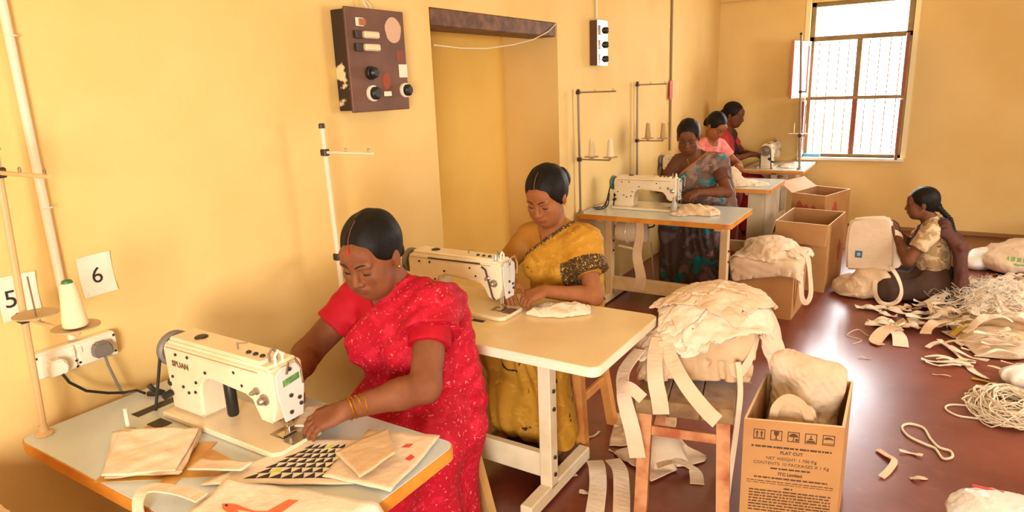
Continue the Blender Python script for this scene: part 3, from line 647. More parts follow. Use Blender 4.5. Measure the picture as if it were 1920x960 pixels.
# ------------------------------------------------------------------ cartons
def carton(label, q, h, flap=None, th=.010, group='cardboard cartons', bottom=0):
    """q: four floor corners, counter-clockwise from the front left"""
    Q = [Vector((p[0], p[1], bottom)) for p in q]; c = sum(Q, Vector())/4
    t = thing('cardboard_carton', label, 'carton', c, 0, group)
    names = ('front_wall', 'side_wall', 'back_wall', 'side_wall')
    inn = [p+(c-p).normalized()*th*1.5 for p in Q]
    Z = Vector((0, 0, h))
    for i in range(4):
        a, b, ai, bi = Q[i], Q[(i+1) % 4], inn[i], inn[(i+1) % 4]
        mb = MB(); mb.add([a, b, bi, ai, a+Z, b+Z, bi+Z, ai+Z], [(3, 2, 1, 0), (0, 1, 5, 4), (1, 2, 6, 5), (2, 3, 7, 6), (3, 0, 4, 7), (4, 5, 6, 7)])
        mb.m = [0, 0, 0, 1, 0, 2]; mb.build(names[i], [M_card, M_cardin, M_cardedge_lit], t)
    mb = MB(); e = Vector((0, 0, .004)); mb.add(inn+[p+e for p in inn], [(0, 3, 2, 1), (4, 5, 6, 7), (0, 1, 5, 4), (1, 2, 6, 5), (2, 3, 7, 6), (3, 0, 4, 7)]); mb.build('base', M_card, t)
    if flap:
        for (i, L, ang) in flap:
            a, b = Q[i]+Z, Q[(i+1) % 4]+Z; d = (b-a).normalized(); out = Vector((d.y, -d.x, 0))
            v = (out*math.cos(ang)+Vector((0, 0, 1))*math.sin(ang))*L; n = d.cross(v).normalized()*th*.7; g = d*.012
            o2 = out*.003
            p = [a+o2, b+o2, b+v-g+o2, a+v+g+o2]
            mb = MB(); mb.add(p+[x+n for x in p], [(0, 1, 2, 3), (7, 6, 5, 4), (0, 4, 5, 1), (1, 5, 6, 2), (2, 6, 7, 3), (3, 7, 4, 0)]); mb.m = [0, 0, 2, 2, 2, 2]; mb.build('flap', [M_card, M_cardin, M_cardedge_lit], t)
    return t
BF = [(1.806, 1.32), (2.128, 1.415), (2.113, 1.84), (1.79, 1.76)]
boxF = carton('printed cardboard carton with handling symbols and a cloth bag inside', BF, .5)
boxA = carton('cardboard carton overflowing with canvas bags in front of the empty carton', [(1.14, 3.89), (1.545, 3.90), (1.56, 4.36), (1.15, 4.35)], .42)
boxB = carton('tall empty cardboard carton with its front flap folded down', [(1.25, 4.74), (1.66, 4.68), (1.71, 5.33), (1.28, 5.39)], .555, flap=((0, .17, math.radians(-84)), (3, .12, math.radians(-75))))
boxC = carton('farthest cardboard carton below the window with red stains', [(1.16, 5.98), (1.48, 5.84), (1.64, 6.36), (1.31, 6.50)], .60, flap=((3, .16, math.radians(35)),))
carton('unseen cardboard carton added under the bottom left table to shade the lower wall', [(.42, -1.02), (.80, -1.02), (.80, -.60), (.42, -.60)], .66)  # unseen light blocker added below the table, darkens the wall foot
# red stains on cartons, handling symbols and printing on the near one
M_print = mat('carton_print', s2l(86, 56, 32), .8); M_stain = mat('carton_red', s2l(176, 84, 56), .85)
def onface(q, i, z):
    a, b = Vector((*q[i], 0)), Vector((*q[(i+1) % 4], 0)); d = (b-a).normalized()
    n = Vector((d.y, -d.x, 0)); return frame(a+n*.0008+Vector((0, 0, z)), d, (0, 0, 1)), (b-a).length
def splat(box, q, i, u, z, r, name='red_mark'):
    Mx, L = onface(q, i, z); mb = MB(); n = 14
    pts = [(u*L+r*math.cos(a)*(1+.25*math.sin(3*a+u*9)), r*1.2*math.sin(a)*(1+.2*math.cos(4*a)), 0) for a in np.linspace(0, 2*PI, n, endpoint=False)]
    mb.add(pts+[(p[0], p[1], .0008) for p in pts], [tuple(range(n, 2*n))]+[(k, (k+1) % n, n+(k+1) % n, n+k) for k in range(n)], Mx); mb.build(name, M_stain, box)
QC = [(1.16, 5.98), (1.48, 5.84), (1.64, 6.36), (1.31, 6.50)]; QB = [(1.25, 4.74), (1.66, 4.68), (1.71, 5.33), (1.28, 5.39)]
splat(boxC, QC, 0, .25, .48, .035); splat(boxC, QC, 0, .45, .46, .03); splat(boxC, QC, 0, .68, .47, .022); splat(boxC, QC, 1, .4, .44, .06); splat(boxB, QB, 1, .72, .26, .07)
Mx, L = onface(BF, 0, 0)
def pr(mb, n='printing'): return mb.build(n, M_print, boxF)
def flat(mb, poly, ): mb.add([(p[0], p[1], 0) for p in poly]+[(p[0], p[1], .0006) for p in poly], [tuple(range(len(poly), 2*len(poly)))]+[(k, (k+1) % len(poly), len(poly)+(k+1) % len(poly), len(poly)+k) for k in range(len(poly))], Mx)
def sym(k, polys):
    mb = MB(); s = .040; x = .035+k*.058; z = .425; w = .0028
    for (a, b, c_, d) in ((0, 0, s, w), (0, s-w, s, s), (0, 0, w, s), (s-w, 0, s, s)): flat(mb, [(x+a, z+b), (x+c_, z+b), (x+c_, z+d), (x+a, z+d)])
    for p in polys: flat(mb, [(x+u*s, z+v*s) for u, v in p])
    pr(mb, 'handling_symbol')
arrow = lambda c: [(c-.06, .25), (c+.06, .25), (c+.06, .6), (c+.14, .6), (c, .88), (c-.14, .6), (c-.06, .6)]
sym(0, [arrow(.3), arrow(.7), [(.12, .12), (.88, .12), (.88, .18), (.12, .18)]])
sym(1, [[(.28, .9), (.72, .9), (.7, .6), (.55, .45), (.55, .2), (.7, .12), (.3, .12), (.45, .2), (.45, .45), (.3, .6)]])
sym(2, [[(.1, .5), (.2, .75), (.5, .88), (.8, .75), (.9, .5)], [(.46, .5), (.54, .5), (.54, .15), (.46, .15)], [(.65, .12), (.9, .12), (.9, .35), (.65, .35)], [(.54, .15), (.54, .1), (.38, .1), (.38, .15)]])
sym(3, [[(.1, .12), (.9, .12), (.8, .3), (.2, .3)], [(.3, .38), (.7, .38), (.6, .55), (.4, .55)], [(.42, .62), (.58, .62), (.5, .88)]])
sym(4, [[(.1, .62), (.3, .78), (.6, .8), (.9, .62), (.85, .56), (.6, .6), (.35, .56), (.15, .56)], [(.1, .15), (.9, .15), (.9, .2), (.1, .2)]])
def line(txt, z, size, x=.168, bold=0):
    pr(text_mb(txt, size, Mx @ Matrix.Translation((x, z, .0006)), .0002, 'CENTER', bold=bold), 'print_line')
line('FLAT CUT', .372, .017, bold=.0004); line('NET WEIGHT: 1.700 Kg', .347, .017); line('CONTENTS: 10 PACKAGES X 1 Kg', .326, .017); line('ITC Limited', .285, .017, bold=.0005)
def dashes(z, x0, x1, hgt, seed):
    r = random.Random(seed); mb = MB(); x = x0
    while x < x1:
        w = r.uniform(.006, .024); flat(mb, [(x, z), (min(x+w, x1), z), (min(x+w, x1), z+hgt), (x, z+hgt)]); x += w+r.uniform(.002, .005)
    o = pr(mb, 'small_print'); o['kind'] = 'stuff'
dashes(.394, .03, .30, .007, 1); dashes(.308, .10, .235, .006, 2); dashes(.268, .045, .295, .006, 3); dashes(.254, .02, .315, .003, 4); dashes(.246, .02, .315, .002, 5); dashes(.228, .15, .18, .006, 6)
for k in range(8): dashes(.214-k*.012, .03, .31, .005, 10+k)
# ------------------------------------------------------------------ signed-distance modelling for bodies and clothes
V = lambda *a: np.array(a, float)
def nrm(v): v = np.asarray(v, float); return v/(np.linalg.norm(v)+1e-12)
def lerp(a, b, t): return np.asarray(a, float)*(1-t)+np.asarray(b, float)*t
class SDF:
    def __init__(s, lo, hi, h):
        s.lo = np.array(lo, float); s.h = h; n = np.ceil((np.array(hi)-s.lo)/h).astype(int)+1; s.n = n
        s.ax = [(s.lo[i]+h*np.arange(n[i])).astype(np.float32) for i in range(3)]
        s.d = np.full(n, .5, np.float32)
    def apply(s, prims, infl=0.0):
        for pr in prims:
            kind, a, k, mode = pr
            if kind == 'pl':
                X, Y, Z = s.ax; n, c = a
                p = X[:, None, None]*n[0]+Y[None, :, None]*n[1]+Z[None, None, :]*n[2]-c
                s.d = s.smax(s.d, p.astype(np.float32), k); continue
            if kind == 'fn':
                X, Y, Z = s.ax; s.d = s.d+a(X[:, None, None], Y[None, :, None], Z[None, None, :]).astype(np.float32); continue
            if kind in ('rc', 'cc'):
                A, B, ra, rb = a; r = max(ra, rb)+infl; lo = np.minimum(A, B)-r; hi = np.maximum(A, B)+r
            else:
                c, r, M = a; e = (np.abs(M) @ np.asarray(r))+infl; lo = c-e; hi = c+e
            mg = k+3*s.h+.006
            i0 = np.clip(np.floor((lo-mg-s.lo)/s.h).astype(int), 0, s.n); i1 = np.clip(np.ceil((hi+mg-s.lo)/s.h).astype(int)+1, 0, s.n)
            if np.any(i1 <= i0): continue
            sl = tuple(slice(i0[i], i1[i]) for i in range(3))
            X = s.ax[0][sl[0]][:, None, None]; Y = s.ax[1][sl[1]][None, :, None]; Z = s.ax[2][sl[2]][None, None, :]
            if kind in ('rc', 'cc'):
                ba = B-A; L2 = float(ba @ ba); px, py, pz = X-A[0], Y-A[1], Z-A[2]
                t0 = (px*ba[0]+py*ba[1]+pz*ba[2])/L2; t = np.clip(t0, 0, 1)
                if kind == 'rc':
                    p = np.sqrt((px-t*ba[0])**2+(py-t*ba[1])**2+(pz-t*ba[2])**2)-(ra+(rb-ra)*t)-infl
                else:
                    L = L2**.5
                    p = np.sqrt((px-t0*ba[0])**2+(py-t0*ba[1])**2+(pz-t0*ba[2])**2)-(ra+(rb-ra)*t)-infl
                    p = np.maximum(p, np.maximum((t0-1)*L, -t0*L))
            else:
                q = [(X-c[0])*M[0, i]+(Y-c[1])*M[1, i]+(Z-c[2])*M[2, i] for i in range(3)]; rr = [x+infl for x in r]
                k0 = np.sqrt(sum((q[i]/rr[i])**2 for i in range(3))); k1 = np.sqrt(sum((q[i]/rr[i]**2)**2 for i in range(3)))+1e-9
                p = k0*(k0-1)/k1
            p = p.astype(np.float32)
            if mode == 'u': s.d[sl] = -s.smax(-s.d[sl], -p, k)
            else: s.d[sl] = s.smax(s.d[sl], -p, k)
        return s
    @staticmethod
    def smax(a, b, k):
        if k <= 0: return np.maximum(a, b)
        h = np.maximum(k-np.abs(a-b), 0)/k
        return np.maximum(a, b)+h*h*k*.25
    def mesh(s):
        d = s.d; sg = d < 0; c = np.zeros(np.array(d.shape)-1, np.uint8)
        off = [(i, j, k) for i in (0, 1) for j in (0, 1) for k in (0, 1)]
        n = d.shape
        for o in off: c += sg[o[0]:n[0]-1+o[0], o[1]:n[1]-1+o[1], o[2]:n[2]-1+o[2]]
        act = (c > 0) & (c < 8); idx = np.full(c.shape, -1, np.int64); ci = np.argwhere(act); idx[act] = np.arange(len(ci))
        D = np.stack([d[ci[:, 0]+o[0], ci[:, 1]+o[1], ci[:, 2]+o[2]] for o in off], 1)
        acc = np.zeros((len(ci), 3)); cnt = np.zeros(len(ci))
        for a in range(8):
            for b in range(a+1, 8):
                if sum(abs(off[a][i]-off[b][i]) for i in range(3)) != 1: continue
                m = (D[:, a] < 0) != (D[:, b] < 0)
                t = np.where(m, D[:, a]/(D[:, a]-D[:, b]+1e-12), 0)
                p = np.array(off[a])[None]+t[:, None]*(np.array(off[b])-np.array(off[a]))[None]
                acc += p*m[:, None]; cnt += m
        v = s.lo+s.h*(ci+acc/np.maximum(cnt, 1)[:, None])
        F = []
        for ax in range(3):
            o1, o2 = (ax+1) % 3, (ax+2) % 3
            sl0 = [slice(None)]*3; sl1 = [slice(None)]*3
            sl0[ax] = slice(0, n[ax]-1); sl1[ax] = slice(1, n[ax])
            for o in (o1, o2): sl0[o] = slice(1, n[o]-1); sl1[o] = slice(1, n[o]-1)
            s0 = sg[tuple(sl0)]; s1 = sg[tuple(sl1)]; ch = np.argwhere(s0 != s1)
            if not len(ch): continue
            flip = s0[ch[:, 0], ch[:, 1], ch[:, 2]]
            base = ch.copy(); base[:, o1] += 1; base[:, o2] += 1
            def cell(d1, d2):
                q = base.copy(); q[:, o1] -= d1; q[:, o2] -= d2; return idx[q[:, 0], q[:, 1], q[:, 2]]
            quad = np.stack([cell(1, 1), cell(0, 1), cell(0, 0), cell(1, 0)], 1)
            quad[~flip] = quad[~flip][:, ::-1]
            F.append(quad)
        F = np.concatenate(F) if F else np.zeros((0, 4), int)
        return v, F[(F >= 0).all(1)]
I3 = np.eye(3)
def el(c, r, k=.02, mode='u', M=I3): return ('el', (np.asarray(c, float), tuple(r), np.asarray(M, float)), k, mode)
def rc(a, b, ra, rb, k=.02, mode='u'): return ('rc', (np.asarray(a, float), np.asarray(b, float), ra, rb), k, mode)
def cc(a, b, ra, rb, k=.01, mode='u'): return ('cc', (np.asarray(a, float), np.asarray(b, float), ra, rb), k, mode)
def pl(n, c, k=.004): return ('pl', (nrm(n), c), k, 'i')
def bounds(prims):
    lo = np.full(3, 9.); hi = np.full(3, -9.)
    for kind, a, k, mode in prims:
        if kind in ('rc', 'cc'):
            r = max(a[2], a[3])+k*.3; lo = np.minimum(lo, np.minimum(a[0], a[1])-r); hi = np.maximum(hi, np.maximum(a[0], a[1])+r)
        elif kind == 'el' and mode == 'u':
            e = np.abs(a[2]) @ np.asarray(a[1]); lo = np.minimum(lo, a[0]-e); hi = np.maximum(hi, a[0]+e)
    return lo, hi
def wob(X, Y, Z, f, seed):
    r = np.random.default_rng(seed); out = 0
    for i in range(5):
        k = r.normal(0, 1, 3)*f*(1+.5*i); ph = r.uniform(0, 6.28); out = out+np.sin(k[0]*X+k[1]*Y+k[2]*Z+ph)/(1+.5*i)
    return out/2.5
def folds(w, lam, amp, seed=1, warp=1.2, f=9, mask=None):
    w = nrm(w)*2*PI/lam
    def fn(X, Y, Z):
        n = wob(X, Y, Z, f, seed)
        d = amp*(np.sin(w[0]*X+w[1]*Y+w[2]*Z+warp*3*n)*.7+.6*n)
        return d if mask is None else d*mask(X, Y, Z)
    return ('fn', fn, 0, 'f')
def creases(amp, f, seed, n=7):
    r = np.random.default_rng(seed); ks = [(r.normal(0, 1, 3)*f*r.uniform(.5, 1.6), r.uniform(0, 6.28), r.uniform(.5, 1)) for _ in range(n)]
    def fn(X, Y, Z):
        w = wob(X, Y, Z, f*.5, seed+50); out = 0
        for k, ph, a in ks: out = out+a*(np.abs(np.sin(k[0]*X+k[1]*Y+k[2]*Z+ph+1.6*w))-.6)
        return amp*out/math.sqrt(n)
    return ('fn', fn, 0, 'f')
def sdf_mesh(prims, h, infl=0, extra=(), lo=None, hi=None, pad=.015):
    if lo is None: lo, hi = bounds(prims); lo = lo-pad-infl; hi = hi+pad+infl
    s = SDF(lo, hi, h); s.apply(prims, infl); s.apply(extra); return s.mesh()
def Rm(x=0, y=0, z=0):
    return np.array((Matrix.Rotation(math.radians(z), 3, 'Z') @ Matrix.Rotation(math.radians(y), 3, 'Y') @ Matrix.Rotation(math.radians(x), 3, 'X')))
# ------------------------------------------------------------------ person
def skin_mat(name, c, c2):
    m = mat(name, c, .62, var=c2, scale=18, spec=.3, bump=.05, bscale=180); return m
M_hair = mat('hair_black', (.006, .004, .003), .55, spec=.2, bump=.2, bscale=90, bstretch=(5, 1, 1))
M_lash = mat('lash', (.01, .007, .006), .6)
M_gold = mat('gold', s2l(214, 160, 70), .25, metal=1)
M_sind = mat('vermilion', s2l(170, 30, 30), .7)
def pattern_mat(name, base, cols, kind='dots', scale=60, rough=.75):
    """woven or printed cloth: base colour with scattered motifs"""
    m = bpy.data.materials.new(name); m.use_nodes = True; t = m.node_tree; b = t.nodes['Principled BSDF']
    b.inputs['Roughness'].default_value = rough; b.inputs['Specular IOR Level'].default_value = .25; b.inputs['Sheen Weight'].default_value = .0
    tc = nd(t, 'ShaderNodeTexCoord'); last = None
    for i, (c, sc, thr, soft) in enumerate(cols):
        if kind == 'dots':
            n = nd(t, 'ShaderNodeTexVoronoi', i_Scale=sc, i_Randomness=1.0); out = n.outputs['Distance']
        else:
            n = nd(t, 'ShaderNodeTexNoise', i_Scale=sc, i_Detail=3.0, i_Distortion=.8); out = n.outputs['Fac']
        mp = nd(t, 'ShaderNodeMapping'); mp.inputs['Location'].default_value = (i*3.7, i*1.3, i*2.1); mp.inputs['Rotation'].default_value = (.4, .3*i, .5)
        t.links.new(tc.outputs['Object'], mp.inputs['Vector']); t.links.new(mp.outputs['Vector'], n.inputs['Vector'])
        r = nd(t, 'ShaderNodeMapRange'); r.inputs['From Min'].default_value = thr; r.inputs['From Max'].default_value = thr+soft
        t.links.new(out, r.inputs['Value']); mx = nd(t, 'ShaderNodeMix', data_type='RGBA')
        t.links.new(r.outputs['Result'], mx.inputs[0])
        if last is None: mx.inputs[6].default_value = (*base, 1)
        else: t.links.new(last, mx.inputs[6])
        mx.inputs[7].default_value = (*c, 1); last = mx.outputs[2]
    t.links.new(last, b.inputs['Base Color'])
    bp = nd(t, 'ShaderNodeBump'); bp.inputs['Strength'].default_value = .2; bp.inputs['Distance'].default_value = .01
    n3 = nd(t, 'ShaderNodeTexNoise', i_Scale=40.0, i_Detail=4.0); t.links.new(tc.outputs['Object'], n3.inputs['Vector']); t.links.new(n3.outputs['Fac'], bp.inputs['Height']); t.links.new(bp.outputs['Normal'], b.inputs['Normal'])
    return m
def ik(S, Wr, la, lb, pole):
    S, Wr = np.asarray(S, float), np.asarray(Wr, float); d = Wr-S; L = np.linalg.norm(d)
    if L > (la+lb)*.995: k = L/((la+lb)*.995); la *= k; lb *= k
    u = d/L; x = (la*la-lb*lb+L*L)/(2*L); h = math.sqrt(max(la*la-x*x, 0))
    p = np.asarray(pole, float); p = p-u*(p @ u); p = nrm(p)
    return S+u*x+p*h
def hand_prims(Wr, d, back, side, curl, s=1.0, spread=1.0, thumb=(.55, .75, -.35)):
    """Wr wrist, d pointing to the fingers, back = back-of-hand normal, side = towards the thumb"""
    d = nrm(d); back = nrm(np.asarray(back)-d*(np.asarray(back) @ d)); sd = np.cross(d, back); sd = sd if sd @ np.asarray(side) > 0 else -sd
    P = []; offs = (.029, .010, -.009, -.027); Ls = (.068, .076, .070, .055)
    for j in range(4):
        o = offs[j]*s; base = Wr+d*.082*s+sd*o-d*abs(j-1)*.004*s
        P.append(rc(Wr+d*.012*s+sd*o*.55, base, .0165*s, .0125*s, .012))
    P.append(el(Wr+d*.045*s-back*.004*s, (.038*s, .05*s, .014*s), .01, M=np.stack([sd, d, back], 1)))
    for j in range(4):
        o = offs[j]*s; p = Wr+d*.080*s+sd*o-d*abs(j-1)*.004*s; ang = 0; L = Ls[j]*s
        for q, (fr, r0, r1) in enumerate(((.42, .0098, .0088), (.32, .0088, .0080), (.26, .0080, .0068))):
            ang += curl[j % len(curl)][q] if isinstance(curl[0], (list, tuple)) else curl[q]
            a = math.radians(ang); dd = d*math.cos(a)-back*math.sin(a)+sd*(offs[j]*2.2*spread)
            e = p+nrm(dd)*L*fr; P.append(rc(p, e, r0*s, r1*s, .004)); p = e
    b = Wr+d*.028*s+sd*.022*s; t1 = nrm(d*thumb[0]+sd*thumb[1]+back*thumb[2])
    m = b+t1*.042*s; e = m+nrm(t1+d*.5-sd*.25)*.03*s
    P.append(rc(b, m, .0145*s, .0105*s, .010)); P.append(rc(m, e, .0105*s, .0085*s, .004))
    return P
def person(label, loc, rz, c, P):
    """P: dict of pose points in local space, figure faces -Y, her left is +X"""
    g = P.get; root = thing('person', label, 'person', loc, rz)
    fat = g('fat', 1.0); hs = g('head_scale', 1.0)
    pel = V(*P['pelvis']); neck = V(*P['neck']); H = V(*P['head']); RS = V(*P['rs']); LS = V(*P['ls'])
    up = nrm(neck-pel); xa = nrm(LS-RS); fw = nrm(np.cross(up, xa))*1.0   # forward (towards -Y)
    fw = fw if fw[1] < 0 or abs(fw[1]) < .3 else -fw
    up2 = nrm(np.cross(xa, -fw)); up2 = up2 if up2[2] > 0 else -up2
    TM = np.stack([xa, -fw, up2], 1)
    ch = lerp(pel, neck, .70); wa = lerp(pel, neck, .38)
    torso = [el(pel, (.165*fat, .13*fat, .12), .03), el(wa, (.145*fat, .115*fat, .14), .06, M=TM), el(ch, (.15*fat, .108*fat, .155), .06, M=TM),
             rc(lerp(RS, LS, .1), lerp(RS, LS, .9), .056, .056, .05), rc(neck+up*.02, RS, .042, .05, .03), rc(neck+up*.02, LS, .042, .05, .03)]
    bust = g('bust', 1.0)
    for s in (-1, 1): torso.append(el(ch+fw*.082*fat+xa*.072*fat*s-up*.035, (.068*fat*bust, .058*fat*bust, .066*fat*bust), .035, M=TM))
    # arms
    la, lb = g('arm', (.27, .245)); arms = []; elbows = []; hands = []
    ar = g('arm_r', 1.0)
    for S, Wk, side in ((RS, 'rw', -1), (LS, 'lw', 1)):
        Wr = V(*P[Wk]); E = V(*P[Wk[0]+'e']) if (Wk[0]+'e') in P else ik(S, Wr, la, lb, P.get(Wk[0]+'pole', (side*.6, .5, -.8)))
        elbows.append(E)
        arms += [rc(S, E, .050*ar, .043*ar, .03), rc(E, lerp(E, Wr, .35), .043*ar, .040*ar, .02), rc(lerp(E, Wr, .3), Wr, .040*ar, .026*ar, .02)]
        hd = P[Wk[0]+'h']; hands.append((Wr, hand_prims(Wr, V(*hd[0]), V(*hd[1]), V(*hd[2]), hd[3], g('hand_s', .95), thumb=hd[4] if len(hd) > 4 else (.55, .75, -.35))))
    # head
    HM = Rm(*P.get('head_rot', (0, 0, 0))); hp = lambda x, y, z: H+HM @ (V(x, y, z)*hs)
    he = lambda x, y, z, r, k, mode='u': el(hp(x, y, z), tuple(q*hs for q in r), k*hs, mode, HM)
    hr = lambda a, b, ra, rb, k: rc(hp(*a), hp(*b), ra*hs, rb*hs, k*hs)
    fwid = g('face_w', 1.03)
    head = [he(0, .016, .032, (.073, .090, .083), .02), he(0, -.026, -.028, (.060*fwid, .062, .085), .03), he(0, -.058, -.088, (.030, .026, .021), .035),
            he(-.037*fwid, -.050, -.058, (.026, .03, .034), .03), he(.037*fwid, -.050, -.058, (.026, .03, .034), .03),
            he(-.036, -.064, -.022, (.024, .020, .020), .02), he(.036, -.064, -.022, (.024, .020, .020), .02),
            he(0, -.070, .045, (.048, .022, .03), .03)]
    for s in (-1, 1): head += [he(s*.031, -.0985, .004, (.019, .015, .0115), .012, 's')]
    for s in (-1, 1): head += [he(s*.031, -.0735, .003, (.0155, .0145, .0125), .006), hr((s*.012, -.087, .021), (s*.046, -.078, .021), .0065, .006, .012)]
    head += [hr((0, -.086, .012), (0, -.1035, -.030), .0075, .0115, .012), he(-.0125, -.094, -.034, (.0085, .010, .0075), .006), he(.0125, -.094, -.034, (.0085, .010, .0075), .006),
             he(0, -.086, -.056, (.026, .012, .014), .012), he(0, -.0945, -.0535, (.021, .008, .0052), .004), he(0, -.0935, -.0635, (.017, .0085, .0062), .004),
             he(0, -.103, -.0585, (.024, .006, .0014), .003, 's')]
    for s in (-1, 1): head += [he(s*.077, .010, -.008, (.008, .016, .027), .008), he(s*.075, .008, -.031, (.007, .009, .011), .006)]
    nk = [rc(neck-up*.03, hp(0, .022, -.055), .054*g('neck_r', 1), .050*hs*g('neck_r', 1), .03)]
    legs = []
    KR, KL = V(*P['rk']), V(*P['lk']); FR, FL = V(*P['rf']), V(*P['lf'])
    for s, K, Fo in ((-1, KR, FR), (1, KL, FL)):
        hip = pel+V(.09*s*fat, 0, -.02); legs += [rc(hip, K, .085*fat, .058, .04), rc(K, Fo+V(0, 0, .05), .056, .036, .03)]
        td = nrm(V(*P.get('toe', (0, -1, 0)))); legs += [rc(Fo+V(0, 0, .03)-td*.03, Fo+td*.12+V(0, 0, .018), .032, .02, .02)]
        for q in range(5): 
            o = np.cross(td, V(0, 0, 1))*(q-2)*.014*s; legs.append(rc(Fo+td*.11+o+V(0, 0, .016), Fo+td*(.155-.008*q)+o+V(0, 0, .012), .010, .008, .004))
    body = torso+arms+nk+head[:]+legs+[p for h_ in hands for p in h_[1]]
    # mesh in chunks: coarse body, fine head, fine hands (same field everywhere)
    allv = []; allf = []; off = 0
    def push(v, f):
        nonlocal off
        allv.append(v); allf.append(f+off); off += len(v)
    zones = []
    hl = H-.165*hs; hh = H+.165*hs; hl = np.array([hl[0], hl[1], (hp(0, .0, -.075))[2]-.012]); zones.append((hl, hh, g('hres', .003)))
    for Wr, hpz in hands:
        lo, hi = bounds(hpz); zones.append((lo-.012, hi+.012, g('dres', .003)))
    lo, hi = bounds(body); h = g('res', .007)
    S = SDF(lo-.02, hi+.02, h); S.apply(body); v, f = S.mesh()
    if len(f):
        cen = v[f].mean(1); keep = np.ones(len(f), bool)
        for zl, zh, _ in zones: keep &= ~np.all((cen > zl+.004) & (cen < zh-.004), axis=1)
        push(v, f[keep])
    for zl, zh, zr in zones:
        S = SDF(zl, zh, zr); S.apply(body); v, f = S.mesh()
        if len(f): push(v, f)
    v = np.concatenate(allv); f = np.concatenate(allf)
    used = np.unique(f); mp = np.full(len(v), -1); mp[used] = np.arange(len(used)); v = v[used]; f = mp[f]
    cen = v[f].mean(1); q = (cen-H) @ HM/hs
    lips = (np.abs(q[:, 0]) < .0225) & (q[:, 2] < -.0485+.02*np.abs(q[:, 0])) & (q[:, 2] > -.0695+14*q[:, 0]**2) & (q[:, 1] < -.084)
    np_obj('body', v, f, [c['skin'], c['lips']], root, local=True, mi=lips.astype(int))
    # eyes: lowered lids with lashes, brows
    for s in (-1, 1):
        lw = g('eye_open', 0)
        pts = [hp(s*(.031+.0155*math.cos(a)), -.0735-.0135*math.sin(a), -.0045-.0025*math.sin(a)) for a in np.linspace(.25, PI-.25, 7)]
        MB().tube(pts, [.0008*hs, .0018*hs, .0022*hs, .0023*hs, .0022*hs, .0018*hs, .0008*hs], 6).build('eyelash', M_lash, root, local=True, smooth=True)
        pts = [hp(s*x, y, z) for x, y, z in ((.010, -.0955, .0215), (.020, -.0945, .0265), (.032, -.0895, .0285), (.044, -.081, .0265), (.051, -.073, .022))]
        MB().tube(pts, [.0018*hs, .0030*hs, .0030*hs, .0023*hs, .0008*hs], 6).build('eyebrow', M_lash, root, local=True, smooth=True)
    # hair
    hv = g('hair_vol', 0)
    hairp = [he(0, .022, .036, (.084+hv, .101+hv, .093+hv), .02), he(0, .045, -.02, (.056+hv, .064+hv, .055), .03)]
    hn = HM @ nrm(V(0, -.85, -.53)); hc = hn @ hp(0, -.020, -.03)
    groove = [hr((0, -.085, .085), (0, -.02, .128), .004, .004, .004)[:3]+('s',)]
    face_cut = [el(hp(0, -.088, -.03), (.050*hs, .075*hs, .095*hs), .008*hs, 's', HM), el(hp(0, -.092, -.03), (.066*hs, .070*hs, .066*hs), .010*hs, 's', HM)]
    st = g('hair_wave', .0012)
    wav = ('fn', lambda X, Y, Z: st*np.sin(140*((X-H[0])*HM[0, 0]+(Y-H[1])*HM[1, 0]+(Z-H[2])*HM[2, 0])+2*wob(X, Y, Z, 20, 3)), 0, 'f')
    v, f = sdf_mesh(hairp, g('hair_res', .0035), 0, [pl(hn, hc, .006)]+face_cut+groove+[wav]); np_obj('hair', v, f, M_hair, root, local=True)
    for b in g('bun', ()):          # (centre, radii) in head space
        if b[0] == 'el':
            v, f = sdf_mesh([he(*b[1], b[2], .01)], g('hair_res', .0035), 0, [wav]); np_obj('hair_bun', v, f, M_hair, root, local=True)
        elif b[0] == 'braid':
            mb = MB(); pts = [V(*x) for x in b[1]]; n = 14; fine = []
            for i in range(n*3+1):
                t = i/(n*3)*(len(pts)-1); k = min(int(t), len(pts)-2); fine.append(lerp(pts[k], pts[k+1], t-k))
            mb.tube(fine, [b[2]*(1+.28*abs(math.sin(i*PI/3)))*(1-.5*i/len(fine)) for i in range(len(fine))], 10); mb.build('braid', M_hair, root, local=True, smooth=60)
    if g('band'):
        MB().torus(hp(*g('band')[0]), g('band')[1]*hs, .004*hs, HM @ V(*g('band')[2]), 22, 6).build('hair_band', M_white, root, local=True, smooth=True)
    if g('bindi', True):
        p = hp(0, -.0935, .034); MB().sphere(p, .0042*hs, 10).build('bindi', M_sind, root, local=True, smooth=True)
    if g('hres', .003) < .0035: MB().tube([hp(0, y, z) for y, z in ((-.083, .079), (-.068, .101), (-.045, .119), (-.015, .129))], .0010*hs, 6).build('hair_parting', c['lips'], root, local=True, smooth=True)
    if g('sindoor'):
        MB().tube([hp(0, -.0885, .062), hp(0, -.0865, .070), hp(0, -.083, .079)], .0036*hs, 6).build('parting_vermilion', M_sind, root, local=True)
    for s in (-1, 1):
        MB().sphere(hp(s*.080, .004, -.038), .0055*hs, 10).build('earring', M_gold, root, local=True, smooth=True)
    # blouse with sleeves
    bl = torso+[]
    sl = g('sleeve', .55); slr = g('sleeve_r', .064)
    sleeves = [rc(RS, lerp(RS, elbows[0], .2), .062*ar, .062*ar, .03), cc(RS, lerp(RS, elbows[0], sl), slr*ar, slr*ar, .02), rc(LS, lerp(LS, elbows[1], .2), .062*ar, .062*ar, .03), cc(LS, lerp(LS, elbows[1], sl), slr*ar, slr*ar, .02)]
    sleeves_i = [(k_, (a_[0], a_[1], a_[2]-.007, a_[3]-.007), kk, m_) for k_, a_, kk, m_ in sleeves]
    scoop = el(neck+fw*.055+up*.045, (.072, .085, .085), .006, 's', TM)
    cut = [scoop, pl((0, 0, -1), -(lerp(pel, neck, g('blouse_low', .30))[2]), .004)]
    cr = g('cres', .006)
